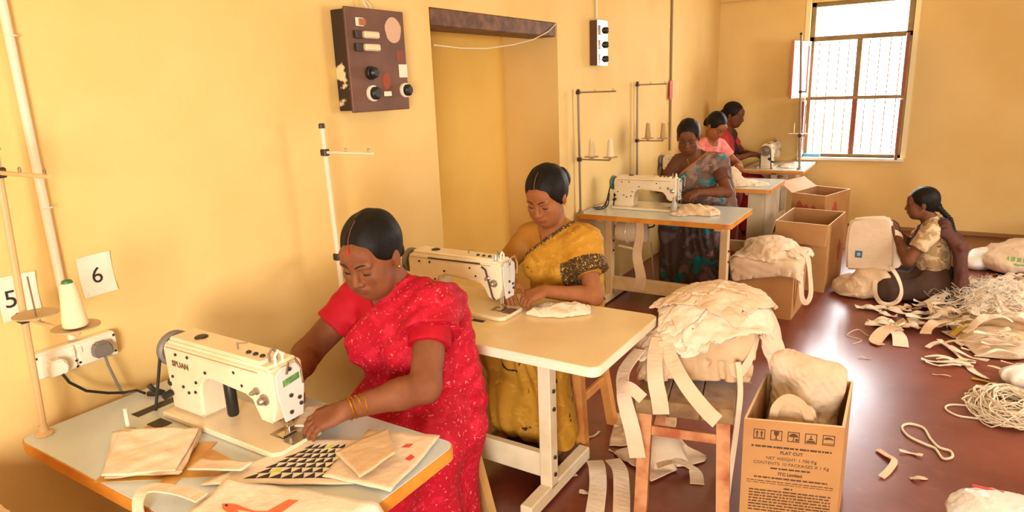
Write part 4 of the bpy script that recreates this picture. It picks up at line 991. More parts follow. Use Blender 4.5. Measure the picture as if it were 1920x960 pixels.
    v, f = sdf_mesh(bl+sleeves_i, cr, .007, cut+[folds((.2, .1, 1), .06, .0015, 5, f=14)]); np_obj('blouse', v, f, c['blouse'], root, local=True)
    # draped upper cloth over the left shoulder
    if 'drape' in P:
        D = P['drape']; A = V(*D['a']); B = V(*D['b']); dv = B-A; n = nrm(V(dv[2], 0, -dv[0])); n = n if n[0] < 0 else -n
        cape = [cc(LS+xa*-.02+up*.01, lerp(LS, elbows[1], D.get('cape', .6)), D.get('r0', .075), D.get('r1', .095), .03), rc(LS+xa*-.05, LS+xa*.01, .065, .07, .03)]
        cape += D.get('extra', [])
        ex = [pl(n, float(n @ A), .004), pl((0, 0, -1), -D.get('low', pel[2]-.05), .01), el(neck+up*.045, (.066, .07, .075), .006, 's', TM), folds(n, D.get('lam', .045), D.get('amp', .003), D.get('seed', 2), f=8)]
        v, f = sdf_mesh(torso+cape, cr, .0155, ex)
        mi = None; ms = [c['drape']]
        if 'border' in c:
            cen = v[f].mean(1); dd = float(n @ A)-cen @ n; mi = (dd < D.get('bw', .025)).astype(int)
            if 'cape_border' in D:
                a, b2 = LS, elbows[1]; u = nrm(b2-a); tt = (cen-a) @ u/np.linalg.norm(b2-a); rad = np.linalg.norm((cen-a)-np.outer((cen-a) @ u, u), axis=1)
                mi |= ((tt > D.get('cape', .6)-D['cape_border']) & (rad < .13) & (cen[:, 0] > LS[0]-.06)).astype(int)
            ms.append(c['border'])
        np_obj('sari_drape', v, f, ms, root, local=True, mi=mi)
    # skirt over the legs
    hipw = g('hipw', 1.0); skr = g('skr', 1.0)
    sk = [el(pel+V(0, .0, -.02), (.195*fat*hipw, .165*fat, .135), .05), el(lerp(pel, neck, .2), (.165*fat, .14*fat, .09), .05)]
    for s, K, Fo in ((-1, KR, FR), (1, KL, FL)):
        hip = pel+V(.10*s*fat, 0, -.02); sk += [rc(hip, K, .112*fat*skr, .092*fat*skr, .08), rc(K, Fo+V(0, 0, g('hem', .09)), .09*fat*skr, .105*fat*skr, .08)]
    sk += [rc((KR+KL)/2, lerp(pel, (KR+KL)/2, .3), .08, .09, .08), rc((KR+KL)/2, (FR+FL)/2+V(0, 0, .14), .08, .10, .08)]+g('skirt_extra', [])
    low = g('skirt_low', .05)
    v, f = sdf_mesh(sk, g('sres', .008), 0, [folds(g('skirt_dir', (1, .15, .1)), g('skirt_lam', .07), g('skirt_amp', .007), 8, f=6), pl((0, 0, -1), -low, .004)]+g('skirt_cut', []))
    np_obj('skirt', v, f, c['skirt'], root, local=True)
    # bangles
    for key, idx in (('rbangles', 0), ('lbangles', 1)):
        for k in range(g(key, 0)):
            Wr = hands[idx][0]; u = nrm(elbows[idx]-Wr); p = Wr+u*(.012+.014*k)
            MB().torus(p, .031*ar**.5, .0024, u+V(.12*math.sin(k*2.1), .1*math.cos(k*1.7), .1*math.sin(k)), 22, 6).build('bangle', M_gold, root, local=True, smooth=True)
    if g('necklace', True):
        pts = [neck+fw*(.052+.05*math.sin(a)**2)+xa*.055*math.cos(a)+up*(.032-.085*math.sin(a)) for a in np.linspace(.35, PI-.35, 16)]
        MB().tube(pts, .0022, 6).build('necklace', M_gold, root, local=True, smooth=True)
    return root, dict(elbows=elbows, fw=fw, xa=xa, up=up, hp=hp, HM=HM, LS=LS, RS=RS, ch=ch, neck=neck, pel=pel)
skin1 = skin_mat('skin_brown', s2l(128, 76, 46), s2l(116, 66, 38)); skin2 = skin_mat('skin_warm', s2l(150, 92, 54), s2l(138, 82, 46)); skin3 = skin_mat('skin_deep', s2l(112, 66, 40), s2l(100, 58, 34))
lip1 = mat('lips_1', s2l(118, 60, 46), .5); lip2 = mat('lips_2', s2l(144, 76, 58), .5)
REDC = s2l(206, 22, 48)
red_sari = pattern_mat('red_sari', s2l(204, 20, 48), [(s2l(236, 110, 120), 55, .0, -.0001), (s2l(238, 150, 150), 34, .60, .05)], 'noise') if False else pattern_mat('red_sari', s2l(172, 10, 36), [(s2l(190, 24, 50), 20, .52, .08), (s2l(226, 130, 130), 95, .645, .03)], 'noise')
red_blouse = mat('red_blouse', s2l(174, 14, 34), .7, var=s2l(158, 10, 28), scale=12, bump=.15, bscale=60, spec=.2)
# woman in red at the nearest table
person('woman in red dotted sari sewing at the nearest table, gold bangles', (.80, .68, 0), 0,
    dict(skin=skin1, lips=lip1, blouse=red_blouse, drape=red_sari, skirt=red_sari),
    dict(pelvis=(.02, 0, .585), neck=(.015, -.075, 1.065), head=(-.005, -.148, 1.198), head_rot=(22, 0, 9), head_scale=1.10, face_w=1.12, fat=1.12, bust=.9, arm_r=1.12, neck_r=1.12,
         rs=(-.158, -.06, 1.015), ls=(.160, -.06, 1.02), rw=(-.115, -.43, .845), lw=(.145, -.46, .83), rpole=(-.9, .3, -.5), lpole=(.75, .5, -.5), arm=(.275, .25),
         rh=((.35, -.75, -.32), (-.25, -.25, .9), (1, 0, 0), (18, 28, 22)), lh=((-.55, -.72, -.22), (.1, -.35, .92), (-1, 0, 0), (16, 30, 25)),
         rk=(-.11, -.38, .56), lk=(.15, -.36, .56), rf=(-.10, -.30, 0), lf=(.14, -.26, 0), hres=.0024, dres=.0026, res=.0065, hair_res=.003, cres=.005, sres=.007,
         bun=(('el', (0, .104, -.05), (.036, .024, .034)),), sindoor=True, lbangles=4, rbangles=2, sleeve=.52, sleeve_r=.061,
         drape=dict(a=(.05, -.1, 1.085), b=(-.17, -.1, .87), cape=.36, r0=.07, r1=.082, low=.60, amp=.0045, lam=.055, extra=[rc((.14, .05, 1.0), (.17, .07, .62), .05, .065, .05)]),
         skirt_amp=.012, skirt_lam=.085, skirt_low=.02, hipw=1.0, skirt_extra=[rc((.13, .03, .52), (.14, .02, .10), .095, .085, .08), rc((.17, -.15, .5), (.19, -.12, .08), .09, .10, .08)]))
# woman in yellow
gold_sari = pattern_mat('gold_sari', s2l(182, 130, 38), [(s2l(166, 114, 28), 9, .50, .12), (s2l(194, 146, 54), 26, .56, .10), (s2l(50, 36, 20), 12, .655, .02)], 'noise')
gold_border = pattern_mat('gold_border', s2l(70, 50, 26), [(s2l(200, 166, 90), 120, .58, .04)], 'noise')
gold_blouse = mat('gold_blouse', s2l(164, 108, 28), .7, var=s2l(150, 96, 22), scale=10, bump=.15, bscale=60)
person('woman in mustard yellow sari sewing at the cream table', (.82, 1.77, 0), 0,
    dict(skin=skin2, lips=lip2, blouse=gold_blouse, drape=gold_sari, border=gold_border, skirt=gold_sari),
    dict(pelvis=(.01, 0, .585), neck=(-.005, -.04, 1.05), head=(-.015, -.10, 1.212), head_rot=(24, 0, 1), head_scale=1.08, hair_vol=.005, fat=.95, bust=.9, arm_r=.95,
         rs=(-.155, -.03, .995), ls=(.14, -.04, .995), rw=(-.085, -.315, .85), lw=(.095, -.325, .835), rpole=(-.9, .3, -.4), lpole=(.75, .5, -.6), arm=(.265, .24),
         rh=((.3, -.8, -.35), (-.3, -.2, .9), (1, 0, 0), (22, 30, 25)), lh=((-.6, -.65, -.2), (.1, -.35, .9), (-1, 0, 0), (25, 40, 30)),
         rk=(-.12, -.36, .55), lk=(.13, -.36, .55), rf=(-.10, -.36, .10), lf=(.12, -.30, .02), hres=.0028, dres=.003, res=.007, hair_res=.0032, cres=.0055, sres=.008,
         bun=(('el', (0, .140, .004), (.050, .040, .056)),), band=((0, .116, .004), .050, (0, 1, .1)), sleeve=.62, sleeve_r=.058,
         drape=dict(a=(.06, -.1, 1.07), b=(-.18, -.1, .90), cape=.58, r0=.064, r1=.080, low=.62, amp=.003, lam=.05, bw=.014, cape_border=.24, extra=[rc((.14, .04, .98), (.14, .05, .68), .035, .05, .05)]),
         skirt_amp=.008, skirt_low=.09, hem=.12, hipw=.92))
# woman in dark patterned sari
dark_sari = pattern_mat('dark_sari', s2l(112, 88, 78), [(s2l(150, 124, 114), 9, .50, .08), (s2l(34, 124, 134), 7, .57, .03), (s2l(170, 130, 130), 26, .66, .03)], 'noise')
dark_skirt = pattern_mat('dark_sari_skirt', s2l(76, 58, 52), [(s2l(110, 92, 98), 8, .52, .08), (s2l(24, 108, 118), 6, .56, .03), (s2l(150, 130, 140), 22, .68, .03)], 'noise')
brown_blouse = mat('brown_blouse', s2l(92, 50, 28), .75)
person('woman in dark grey and teal patterned sari at the middle table', (.66, 4.62, 0), 0,
    dict(skin=skin3, lips=lip1, blouse=brown_blouse, drape=dark_sari, border=mat('orange_border', s2l(176, 110, 54), .7), skirt=dark_skirt),
    dict(pelvis=(.04, 0, .585), neck=(-.005, -.17, 1.10), head=(-.05, -.245, 1.265), head_rot=(26, 0, 12), head_scale=1.1, fat=1.05, arm_r=1.0,
         rs=(-.15, -.15, 1.05), ls=(.17, -.16, 1.05), rw=(-.11, -.43, .87), lw=(.10, -.44, .85), rpole=(-.8, .3, -.5), lpole=(.9, .4, -.4), arm=(.27, .245),
         rh=((.3, -.8, -.3), (-.3, -.2, .9), (1, 0, 0), (22, 30, 25)), lh=((-.6, -.65, -.2), (.1, -.35, .9), (-1, 0, 0), (25, 40, 30)),
         rk=(-.10, -.42, .54), lk=(.17, -.42, .54), rf=(-.1, -.42, .0), lf=(.17, -.40, 0), hres=.004, dres=.004, res=.009, hair_res=.005, cres=.008, sres=.010,
         bun=(('el', (0, .112, -.03), (.045, .032, .045)),), sleeve=.6, sleeve_r=.058, band=None,
         drape=dict(a=(.05, -.1, 1.11), b=(-.17, -.1, .92), cape=.28, r0=.062, r1=.068, low=.62, amp=.004, lam=.06, bw=.014, extra=[rc((.17, -.02, 1.02), (.22, .0, .66), .05, .07, .05)]),
         skirt_amp=.010, skirt_low=.03, skirt_extra=[rc((.25, -.40, .5), (.26, -.36, .1), .08, .10, .08)]))
# bent woman in pink behind her
pink = mat('pink_kurta', s2l(228, 110, 104), .75, var=s2l(240, 150, 140), scale=14)
person('woman in pink bending low over her work behind the dark patterned sari', (.22, 6.08, 0), math.radians(60),
    dict(skin=skin2, lips=lip2, blouse=pink, drape=pink, skirt=mat('maroon_skirt', s2l(130, 40, 40), .8)),
    dict(pelvis=(.0, 0, .585), neck=(.0, -.12, 1.09), head=(.0, -.20, 1.245), head_rot=(42, 0, 0), head_scale=1.1, rs=(-.15, -.10, 1.04), ls=(.15, -.10, 1.04),
         rw=(-.1, -.42, .86), lw=(.12, -.42, .86), rpole=(-.8, .3, -.5), lpole=(.8, .4, -.5),
         rh=((.3, -.8, -.3), (-.3, -.2, .9), (1, 0, 0), (22, 30, 25)), lh=((-.6, -.65, -.2), (.1, -.35, .9), (-1, 0, 0), (25, 40, 30)),
         rk=(-.10, -.34, .54), lk=(.11, -.34, .54), rf=(-.1, -.32, 0), lf=(.11, -.30, 0), hres=.005, dres=.005, res=.011, hair_res=.006, cres=.010, sres=.012, sleeve=.6, bindi=False, blouse_low=-.05,
         bun=(('el', (0, .112, -.05), (.035, .03, .05)),)))
# woman in red with dark scarf by the window, facing the window side
rk = mat('crimson_kurta', s2l(190, 44, 48), .75, var=s2l(172, 34, 40), scale=10)
_, nf = person('woman in crimson top with dark scarf sewing below the window, seen from the side', (.22, 6.74, 0), PI/2,
    dict(skin=skin3, lips=lip1, blouse=rk, drape=mat('dark_scarf', s2l(60, 34, 36), .8), skirt=rk),
    dict(pelvis=(.0, 0, .60), neck=(.0, -.08, 1.13), head=(.0, -.155, 1.315), head_rot=(16, 0, -8), head_scale=1.12, rs=(-.15, -.07, 1.08), ls=(.15, -.07, 1.08),
         rw=(-.08, -.37, .89), lw=(.10, -.40, .87), rpole=(-.4, .2, -.9), lpole=(.8, .4, -.5), arm=(.28, .25),
         rh=((.1, -.95, -.1), (-.2, -.1, .95), (1, 0, 0), (14, 25, 20)), lh=((-.3, -.9, -.2), (.1, -.2, .95), (-1, 0, 0), (20, 30, 25)),
         rk=(-.12, -.40, .55), lk=(.12, -.40, .55), rf=(-.1, -.38, 0), lf=(.1, -.38, 0), hres=.005, dres=.005, res=.011, hair_res=.006, cres=.010, sres=.012, sleeve=.55, bindi=False, blouse_low=-.05,
         bun=(('el', (0, .110, -.02), (.05, .034, .05)),),
         drape=dict(a=(.02, -.1, 1.14), b=(-.02, -.1, .8), cape=.12, r0=.06, r1=.06, low=.70, amp=.004)))
# woman sitting on the floor
kur = pattern_mat('cream_floral_kurta', s2l(168, 136, 96), [(s2l(206, 180, 140), 16, .50, .08), (s2l(112, 80, 52), 20, .60, .06)], 'noise')
brown_skirt = mat('dark_brown_skirt', s2l(72, 44, 26), .85, var=s2l(58, 34, 20), scale=8)
scarf = mat('brown_scarf', s2l(88, 44, 30), .8, var=s2l(72, 34, 24), scale=9)
pr, nf = person('woman sitting cross legged on the floor sewing a canvas bag, brown scarf', (2.40, 4.86, 0), -PI/2,
    dict(skin=skin3, lips=lip1, blouse=kur, drape=scarf, skirt=brown_skirt),
    dict(pelvis=(.02, 0, .13), neck=(.03, -.06, .60), head=(.05, -.135, .745), head_rot=(8, 0, 2), head_scale=1.0, rs=(-.12, -.05, .555), ls=(.18, -.06, .555), fat=.98,
         rw=(-.02, -.27, .50), lw=(.11, -.275, .50), rpole=(-.6, -.1, -.8), lpole=(.7, .2, -.9), arm=(.25, .23),
         rh=((.15, -.25, .9), (-.3, .9, .2), (1, -.3, 0), (30, 35, 30)), lh=((-.15, -.25, .9), (.4, .85, .2), (-1, -.3, 0), (30, 35, 30)),
         rk=(-.20, -.30, .09), lk=(.19, -.30, .09), rf=(.08, -.26, .0), lf=(-.06, -.28, .0), toe=(1, 0, 0), hem=.06, hres=.004, dres=.004, res=.009, hair_res=.005, cres=.008, sres=.010, sleeve=.6, bindi=False, blouse_low=-.10,
         bun=(('el', (0, .10, -.035), (.038, .028, .036)), ('braid', ((.05, -.02, .715), (.06, .055, .64), (.065, .085, .56), (.07, .10, .46)), .018)),
         skirt_low=.004, skirt_amp=.012, skirt_lam=.11, skr=.82, necklace=False))
L = lambda *a: V(*a)
dup = []
for ox, oz in ((.03, 0), (.12, -.012), (.19, -.05)):
    dup += [rc(L(.02+ox*.7, -.17, .43), L(.03+ox*.8, -.12, .56+oz), .022, .022, .03), rc(L(.03+ox*.8, -.12, .56+oz), L(.02+ox*.8, .02, .615+oz), .022, .026, .04), rc(L(.02+ox*.8, .02, .615+oz), L(.03+ox*.8, .13, .46), .028, .032, .05), rc(L(.03+ox*.8, .13, .46), L(.06+ox*.9, .19, .03), .034, .045, .05)]
dup += [rc(L(-.05, -.13, .50), L(-.07, .02, .585), .022, .028, .03), rc(L(-.07, .02, .585), L(.02, .10, .5), .028, .03, .05), rc(L(.16, .16, .16), L(.22, .26, .03), .04, .035, .05)]
v, f = sdf_mesh(dup, .006, 0, [folds((1, .3, .1), .045, .006, 4, f=10), creases(.006, 24, 5), pl((0, 0, -1), -.004, .003)]); np_obj('scarf', v, f, scarf, pr, local=True)
# ------------------------------------------------------------------ cloth: a small position-based drape solver
def grid_faces(nx, ny):
    i, j = np.meshgrid(np.arange(nx-1), np.arange(ny-1), indexing='ij'); a = (i*ny+j).ravel()
    return np.stack([a, a+ny, a+ny+1, a+1], 1)
def relax(P, rest, steps, colliders, it=6, g=.0016, damp=.97, fric=.5, stiff=(1, .7, .25)):
    prev = P.copy(); nx, ny = P.shape[:2]; dx, dy = rest; dg = math.hypot(dx, dy)
    def con(sa, sb, L, k):
        d = P[sb]-P[sa]; n = np.linalg.norm(d, axis=2, keepdims=True)+1e-9; c = d*(1-L/n)*.5*k; P[sa] += c; P[sb] -= c
    A = slice(None)
    def par(n, st, p): return slice(p, n-st, 2*st) if False else None
    for s in range(steps):
        vel = (P-prev)*damp; prev = P.copy(); P += vel; P[..., 2] -= g
        for _ in range(it):
            for p in (0, 1):
                m = (nx-p)//2; con((slice(p, p+2*m, 2), A), (slice(p+1, p+1+2*m, 2), A), dx, stiff[0]); m = (ny-p)//2; con((A, slice(p, p+2*m, 2)), (A, slice(p+1, p+1+2*m, 2)), dy, stiff[0])
            con((slice(0, nx-1), slice(0, ny-1)), (slice(1, nx), slice(1, ny)), dg, stiff[1]*.5); con((slice(1, nx), slice(0, ny-1)), (slice(0, nx-1), slice(1, ny)), dg, stiff[1]*.5)
            con((slice(0, nx-2), A), (slice(2, nx), A), 2*dx, stiff[2]*.5); con((A, slice(0, ny-2)), (A, slice(2, ny)), 2*dy, stiff[2]*.5)
        for c in colliders:
            Q, m = c(P)
            P[...] = Q; prev[m] = prev[m]*(1-fric)+P[m]*fric
    return P
def c_floor(z):
    def f(P): m = P[..., 2] < z; Q = P.copy(); Q[..., 2] = np.where(m, z, P[..., 2]); return Q, m
    return f
def c_ell(c, r):
    c = V(*c); r = V(*r)
    def f(P):
        q = (P-c)/r; n = np.linalg.norm(q, axis=2, keepdims=True); m = n[..., 0] < 1
        return np.where(n < 1, c+q/np.maximum(n, 1e-6)*r, P), m
    return f
def c_box(c, s, rot=0):
    c = V(*c); hs = V(*s)/2; R = Rm(z=math.degrees(rot))
    def f(P):
        q = (P-c) @ R; d = hs-np.abs(q); m = np.all(d > 0, axis=2); k = np.argmin(d, axis=2); Q = q.copy()
        for a in range(3):
            mm = m & (k == a); Q[..., a] = np.where(mm, np.sign(q[..., a]+1e-9)*hs[a], Q[..., a])
        return np.where(m[..., None], c+Q @ R.T, P), m
    return f
def c_height(sheets, t=.006, cell=.015):
    """keep above earlier sheets: column height map"""
    pts = np.concatenate([s.reshape(-1, 3) for s in sheets]); lo = pts[:, :2].min(0)-.02; n = np.ceil((pts[:, :2].max(0)+.02-lo)/cell).astype(int)+1
    H = np.full(n, -9.); ij = ((pts[:, :2]-lo)/cell).round().astype(int); np.maximum.at(H, (ij[:, 0], ij[:, 1]), pts[:, 2])
    G = H.copy()
    for a in (-1, 0, 1):
        for b in (-1, 0, 1): G = np.maximum(G, np.roll(np.roll(H, a, 0), b, 1)-.004*(abs(a)+abs(b)))
    def f(P):
        ij = ((P[..., :2]-lo)/cell).round().astype(int); ok = np.all((ij >= 0) & (ij < n), axis=2); ij = np.clip(ij, 0, n-1)
        h = np.where(ok, G[ij[..., 0], ij[..., 1]], -9)+t; m = (P[..., 2] < h) & (P[..., 2] > h-.09); Q = P.copy(); Q[..., 2] = np.where(m, np.minimum(h, P[..., 2]+.012), P[..., 2]); return Q, m
    return f
def solid(G, th):
    """give a grid sheet thickness; returns verts, faces"""
    nx, ny = G.shape[:2]; du = np.gradient(G, axis=0); dv = np.gradient(G, axis=1); n = np.cross(du, dv); n /= np.linalg.norm(n, axis=2, keepdims=True)+1e-9
    v = np.concatenate([(G+n*th/2).reshape(-1, 3), (G-n*th/2).reshape(-1, 3)]); f = grid_faces(nx, ny); N = nx*ny
    rim = [i*ny for i in range(nx)]+[(nx-1)*ny+j for j in range(1, ny)]+[i*ny+ny-1 for i in range(nx-2, -1, -1)]+[j for j in range(ny-2, 0, -1)]
    rf = [[rim[k], rim[(k+1) % len(rim)], rim[(k+1) % len(rim)]+N, rim[k]+N] for k in range(len(rim))]
    return v, f.tolist()+(f[:, ::-1]+N).tolist()+[r[::-1] for r in rf]
def smoothg(G, n=1):
    for _ in range(n):
        K = G.copy(); K[1:-1] += .25*(G[2:]+G[:-2]-2*G[1:-1]); K[:, 1:-1] += .25*(G[:, 2:]+G[:, :-2]-2*G[:, 1:-1]); G = K
    return G
def refine(G):
    nx, ny = G.shape[:2]; H = np.zeros((2*nx-1, ny, 3)); H[::2] = G; H[1::2] = (G[1:]+G[:-1])/2
    K = np.zeros((2*nx-1, 2*ny-1, 3)); K[:, ::2] = H; K[:, 1::2] = (H[:, 1:]+H[:, :-1])/2
    return smoothg(K, 1)
def sheet(name, label, cat, G, m, th=.004, group=None, parent=None, ref=True, cr=.007):
    if ref:
        G = refine(G); du = np.gradient(G, axis=0); dv = np.gradient(G, axis=1); n = np.cross(du, dv); n /= np.linalg.norm(n, axis=2, keepdims=True)+1e-9
        n *= np.where(n[..., 2:] < 0, -1, 1)
        d = creases(cr, 17, int(abs(G[0, 0, 0]*9173)) % 997)[1](G[..., 0], G[..., 1], G[..., 2]); G = G+n*(d-d.min())[..., None]
    v, f = solid(G, th); o = np_obj(name, v, f, m, parent)
    if parent is None: center_origin(o); tag(o, label, cat, group)
    return o
def crumple_init(c, w, h, n, squeeze, rot, z, amp, seed, tilt=0):
    nx, ny = n; r = np.random.default_rng(seed); u = np.linspace(-.5, .5, nx)[:, None]+np.zeros((1, ny)); v = np.linspace(-.5, .5, ny)[None]+np.zeros((nx, 1))
    x = u*w*squeeze; y = v*h*squeeze; zz = z+amp*wob(x, y, 0*x, 22, seed)+tilt*u
    ca, sa = math.cos(rot), math.sin(rot)
    return np.stack([c[0]+ca*x-sa*y, c[1]+sa*x+ca*y, zz], 2), (w/(nx-1), h/(ny-1))
# pile of canvas bags on the worn stool
stool_c = [c_box((1.53, 1.57, .49), (.385, .595, .075), math.radians(12)), c_ell((1.62, 1.72, .64), (.22, .24, .21)), c_ell((1.46, 1.56, .58), (.13, .16, .13))]
layers = []
specs = [((1.54, 1.66), .54, .56, .66, 12, 11, M_canvas3), ((1.66, 1.74), .52, .52, .66, 60, 12, M_canvas), ((1.45, 1.62), .50, .46, .64, 100, 13, M_canvas), ((1.60, 1.60), .52, .46, .68, 35, 14, M_canvas2), ((1.58, 1.72), .50, .46, .66, -20, 15, M_canvas)]
plab = ['bottom canvas bag of the pile draped over the worn stool', 'canvas bag drooping over the far right side of the stool pile', 'canvas bag lying on the left of the stool pile', 'pale canvas bag lying across the front of the stool pile', 'topmost crumpled canvas bag of the stool pile']
for i, (c, w, h, sq, rot, seed, m) in enumerate(specs):
    G, rest = crumple_init(c, w, h, (42, 42), sq, math.radians(rot), .86+.05*i, .05, seed)
    G = relax(G, rest, 80, stool_c+([c_height(layers)] if layers else [])+[c_floor(.004)], it=5, fric=.75, stiff=(1, .5, .12))
    layers.append(G.copy()); sheet('canvas_bag', plab[i], 'bag', G, m, .005, 'canvas bags piled on the stool')
# straps hanging from the pile
def strap(name, label, pts, w, nr, m=M_canvas, th=.004, cat='strap', group=None, parent=None):
    P = [Vector(p) for p in pts]; fine = []; NN = []
    n = 6
    for i in range(len(P)-1):
        p0, p1, p2, p3 = P[max(i-1, 0)], P[i], P[i+1], P[min(i+2, len(P)-1)]
        for k in range(n):
            t = k/n; fine.append(.5*((2*p1)+(p2-p0)*t+(2*p0-5*p1+4*p2-p3)*t*t+(3*p1-p0-3*p2+p3)*t**3))
    fine.append(P[-1])
    if isinstance(nr[0], (tuple, list)):
        Q = [Vector(q) for q in nr]
        for i in range(len(fine)):
            t = i/(len(fine)-1)*(len(Q)-1); k = min(int(t), len(Q)-2); NN.append(Q[k].lerp(Q[k+1], t-k))
    else: NN = nr
    mb = MB().ribbon(fine, w, NN if isinstance(NN, list) else tuple(nr), th); o = mb.build(name, m, parent)
    if parent is None: center_origin(o); tag(o, label, cat, group)
    return o
gs = 'canvas straps hanging from the stool pile'
F_ = (.2, -.95, .25)
strap('canvas_strap', 'wide canvas strap hanging straight down the front of the worn stool', [(1.43, 1.46, .70), (1.45, 1.36, .66), (1.48, 1.285, .60), (1.505, 1.262, .53), (1.515, 1.258, .475)], .062, [(0, -.3, 1), (0, -1, .4), F_, F_], group=gs)
strap('canvas_strap', 'canvas strap slanting right across the front of the worn stool', [(1.46, 1.44, .70), (1.52, 1.36, .655), (1.60, 1.285, .60), (1.68, 1.245, .545), (1.735, 1.225, .515)], .055, [(0, -.3, 1), (0, -1, .6), F_, F_], group=gs)
strap('canvas_strap', 'long canvas strap hanging below the seat beside the left stool leg', [(1.37, 1.40, .66), (1.345, 1.30, .60), (1.375, 1.225, .545), (1.40, 1.205, .48), (1.425, 1.20, .40), (1.445, 1.20, .30)], .062, [(-.4, -.5, .8), (-.3, -1, .4), F_, F_], group=gs)
strap('canvas_strap', 'folded canvas strap end twisting over the left corner of the worn stool', [(1.34, 1.34, .615), (1.36, 1.25, .575), (1.41, 1.225, .57), (1.45, 1.235, .535)], .045, [(-.5, -.6, .7), (-.2, -.8, .5), (.3, -.9, .3)], group=gs)
strap('canvas_strap', 'looped canvas bag handle standing off the right of the stool pile', [(1.66, 1.60, .74), (1.70, 1.52, .66), (1.74, 1.47, .60), (1.775, 1.53, .66), (1.78, 1.60, .74), (1.74, 1.66, .76)], .032, [(.3, -.8, .3), (.3, -.9, .2), (.9, -.2, .3), (.9, .1, .3)], group=gs)
strap('canvas_strap', 'narrow canvas tape hanging beside the printed carton', [(1.745, 1.45, .66), (1.77, 1.40, .56), (1.765, 1.385, .40), (1.75, 1.38, .2), (1.735, 1.40, .05), (1.70, 1.42, .006)], .022, [(.7, -.7, .2), (.7, -.7, .1), (.6, -.8, .1), (0, -.3, 1)], group=gs)
# bag inside the printed carton
def blob(name, label, prims, m, res=.007, ex=(), cat='bag', group=None, parent=None):
    v, f = sdf_mesh(prims, res, 0, ex); o = np_obj(name, v, f, m, parent)
    if parent is None: center_origin(o); tag(o, label, cat, group)
    return o
t = thing('canvas_bag', 'stuffed cream cloth bag standing in the printed carton', 'bag', (1.97, 1.63, .02))
slab = [rc((1.87, 1.70, .10), (1.865, 1.70, .585), .045, .038, .06), rc((2.03, 1.72, .10), (2.05, 1.72, .555), .045, .04, .06), rc((1.865, 1.70, .585), (2.05, 1.72, .555), .038, .04, .07), rc((1.95, 1.66, .08), (1.955, 1.69, .56), .07, .045, .08), rc((1.89, 1.64, .30), (2.02, 1.66, .28), .07, .07, .08)]
v, f = sdf_mesh(slab, .005, 0, [creases(.015, 15, 21), creases(.005, 45, 22), pl((1, 0, 0), 2.10, .01)]); np_obj('bag_body', v, f, M_canvas, t)
v, f = sdf_mesh([el((1.925, 1.50, .43), (.045, .035, .12), .03), el((1.985, 1.505, .41), (.05, .035, .11), .03)], .005, 0, [creases(.014, 20, 24), creases(.004, 60, 25)]); np_obj('bag_fold', v, f, M_canvas3, t)
strap('bag_handle', '', [(1.885, 1.435, .46), (1.895, 1.43, .52), (1.935, 1.428, .565), (1.985, 1.43, .545), (2.015, 1.445, .47)], .03, (0, -1, .2), M_canvas3, parent=t)
strap('bag_handle', '', [(1.86, 1.715, .60), (1.845, 1.71, .66), (1.825, 1.69, .70), (1.80, 1.66, .72)], .03, (.3, -.9, .2), M_canvas, parent=t)
# cloths spilling out of carton A
cA = [c_box((1.35, 4.125, .2), (.47, .52, .46)), c_ell((1.35, 4.14, .42), (.18, .20, .12))]
lay = []
for i, (c, w, h, rot, seed, m, lab) in enumerate([((1.35, 4.10), .52, .60, 5, 31, M_canvas, 'lower canvas cloth spread over the overflowing carton'), ((1.42, 4.20), .46, .40, 40, 32, M_canvas2, 'pale crumpled cloth on top at the back of the overflowing carton'), ((1.28, 4.05), .40, .36, 80, 33, M_canvas, 'crumpled cloth on top at the front of the overflowing carton')]):
    G, rest = crumple_init(c, w, h, (32, 32), .76, math.radians(rot), .62+.05*i, .05, seed)
    G = relax(G, rest, 60, cA+([c_height(lay)] if lay else [])+[c_floor(.004)], it=5); lay.append(G.copy()); sheet('canvas_cloth', lab, 'cloth', G, m, .006, 'cloths on the overflowing carton')
strap('canvas_strap', 'looped canvas strap hanging down the right side of the overflowing carton', [(1.50, 4.02, .50), (1.565, 3.97, .44), (1.585, 3.96, .30), (1.60, 3.97, .16), (1.63, 3.99, .12), (1.65, 4.02, .18), (1.63, 4.05, .32), (1.60, 4.07, .44), (1.52, 4.1, .50)], .04, [(.5, -.8, .2), (.8, -.6, 0), (.6, -.8, 0), (.8, -.5, 0), (.5, -.8, .2)])
# ------------------------------------------------------------------ fabrics on the nearest table
def patch(corners, n, z, wave, seed, f=10, lift=None):
    nx, ny = n; u = np.linspace(0, 1, nx)[:, None, None]; v = np.linspace(0, 1, ny)[None, :, None]; c = [V(*p) for p in corners]
    G = (1-u)*(1-v)*c[0]+u*(1-v)*c[1]+u*v*c[2]+(1-u)*v*c[3]
    if G.shape[2] == 2: G = np.concatenate([G, np.zeros((nx, ny, 1))], 2)
    w = wob(G[..., 0], G[..., 1], 0, f, seed); G[..., 2] += z+wave*(w+1)*.5
    G[..., 0] += wave*.6*wob(G[..., 1], G[..., 0], 0, f*2, seed+1); G[..., 1] += wave*.6*wob(G[..., 0], G[..., 1], 0, f*2, seed+2)
    if lift is not None: G[..., 2] += lift(u[..., 0]+0*v[..., 0], v[..., 0]+0*u[..., 0])
    return G
T = .7515
for k, (dx, dy, dr, lab) in enumerate([(0, 0, 0, 'lowest'), (-.008, .004, .01, 'middle'), (-.002, -.002, -.012, 'top')]):
    sheet('canvas_piece', lab+' sheet of the cut canvas stack on the grey table', 'cloth', patch([(.558+dx, -.262+dy), (.715+dx+dr, -.15+dy), (.575+dx, .008+dy), (.365+dx, -.122+dy-dr)], (14, 14), T+.003+.0045*k, .005, 40+k, lift=(lambda u, v: .012*v**4)), [M_canvas3, M_canvas, M_canvas2][k], .003, 'cut canvas stack')
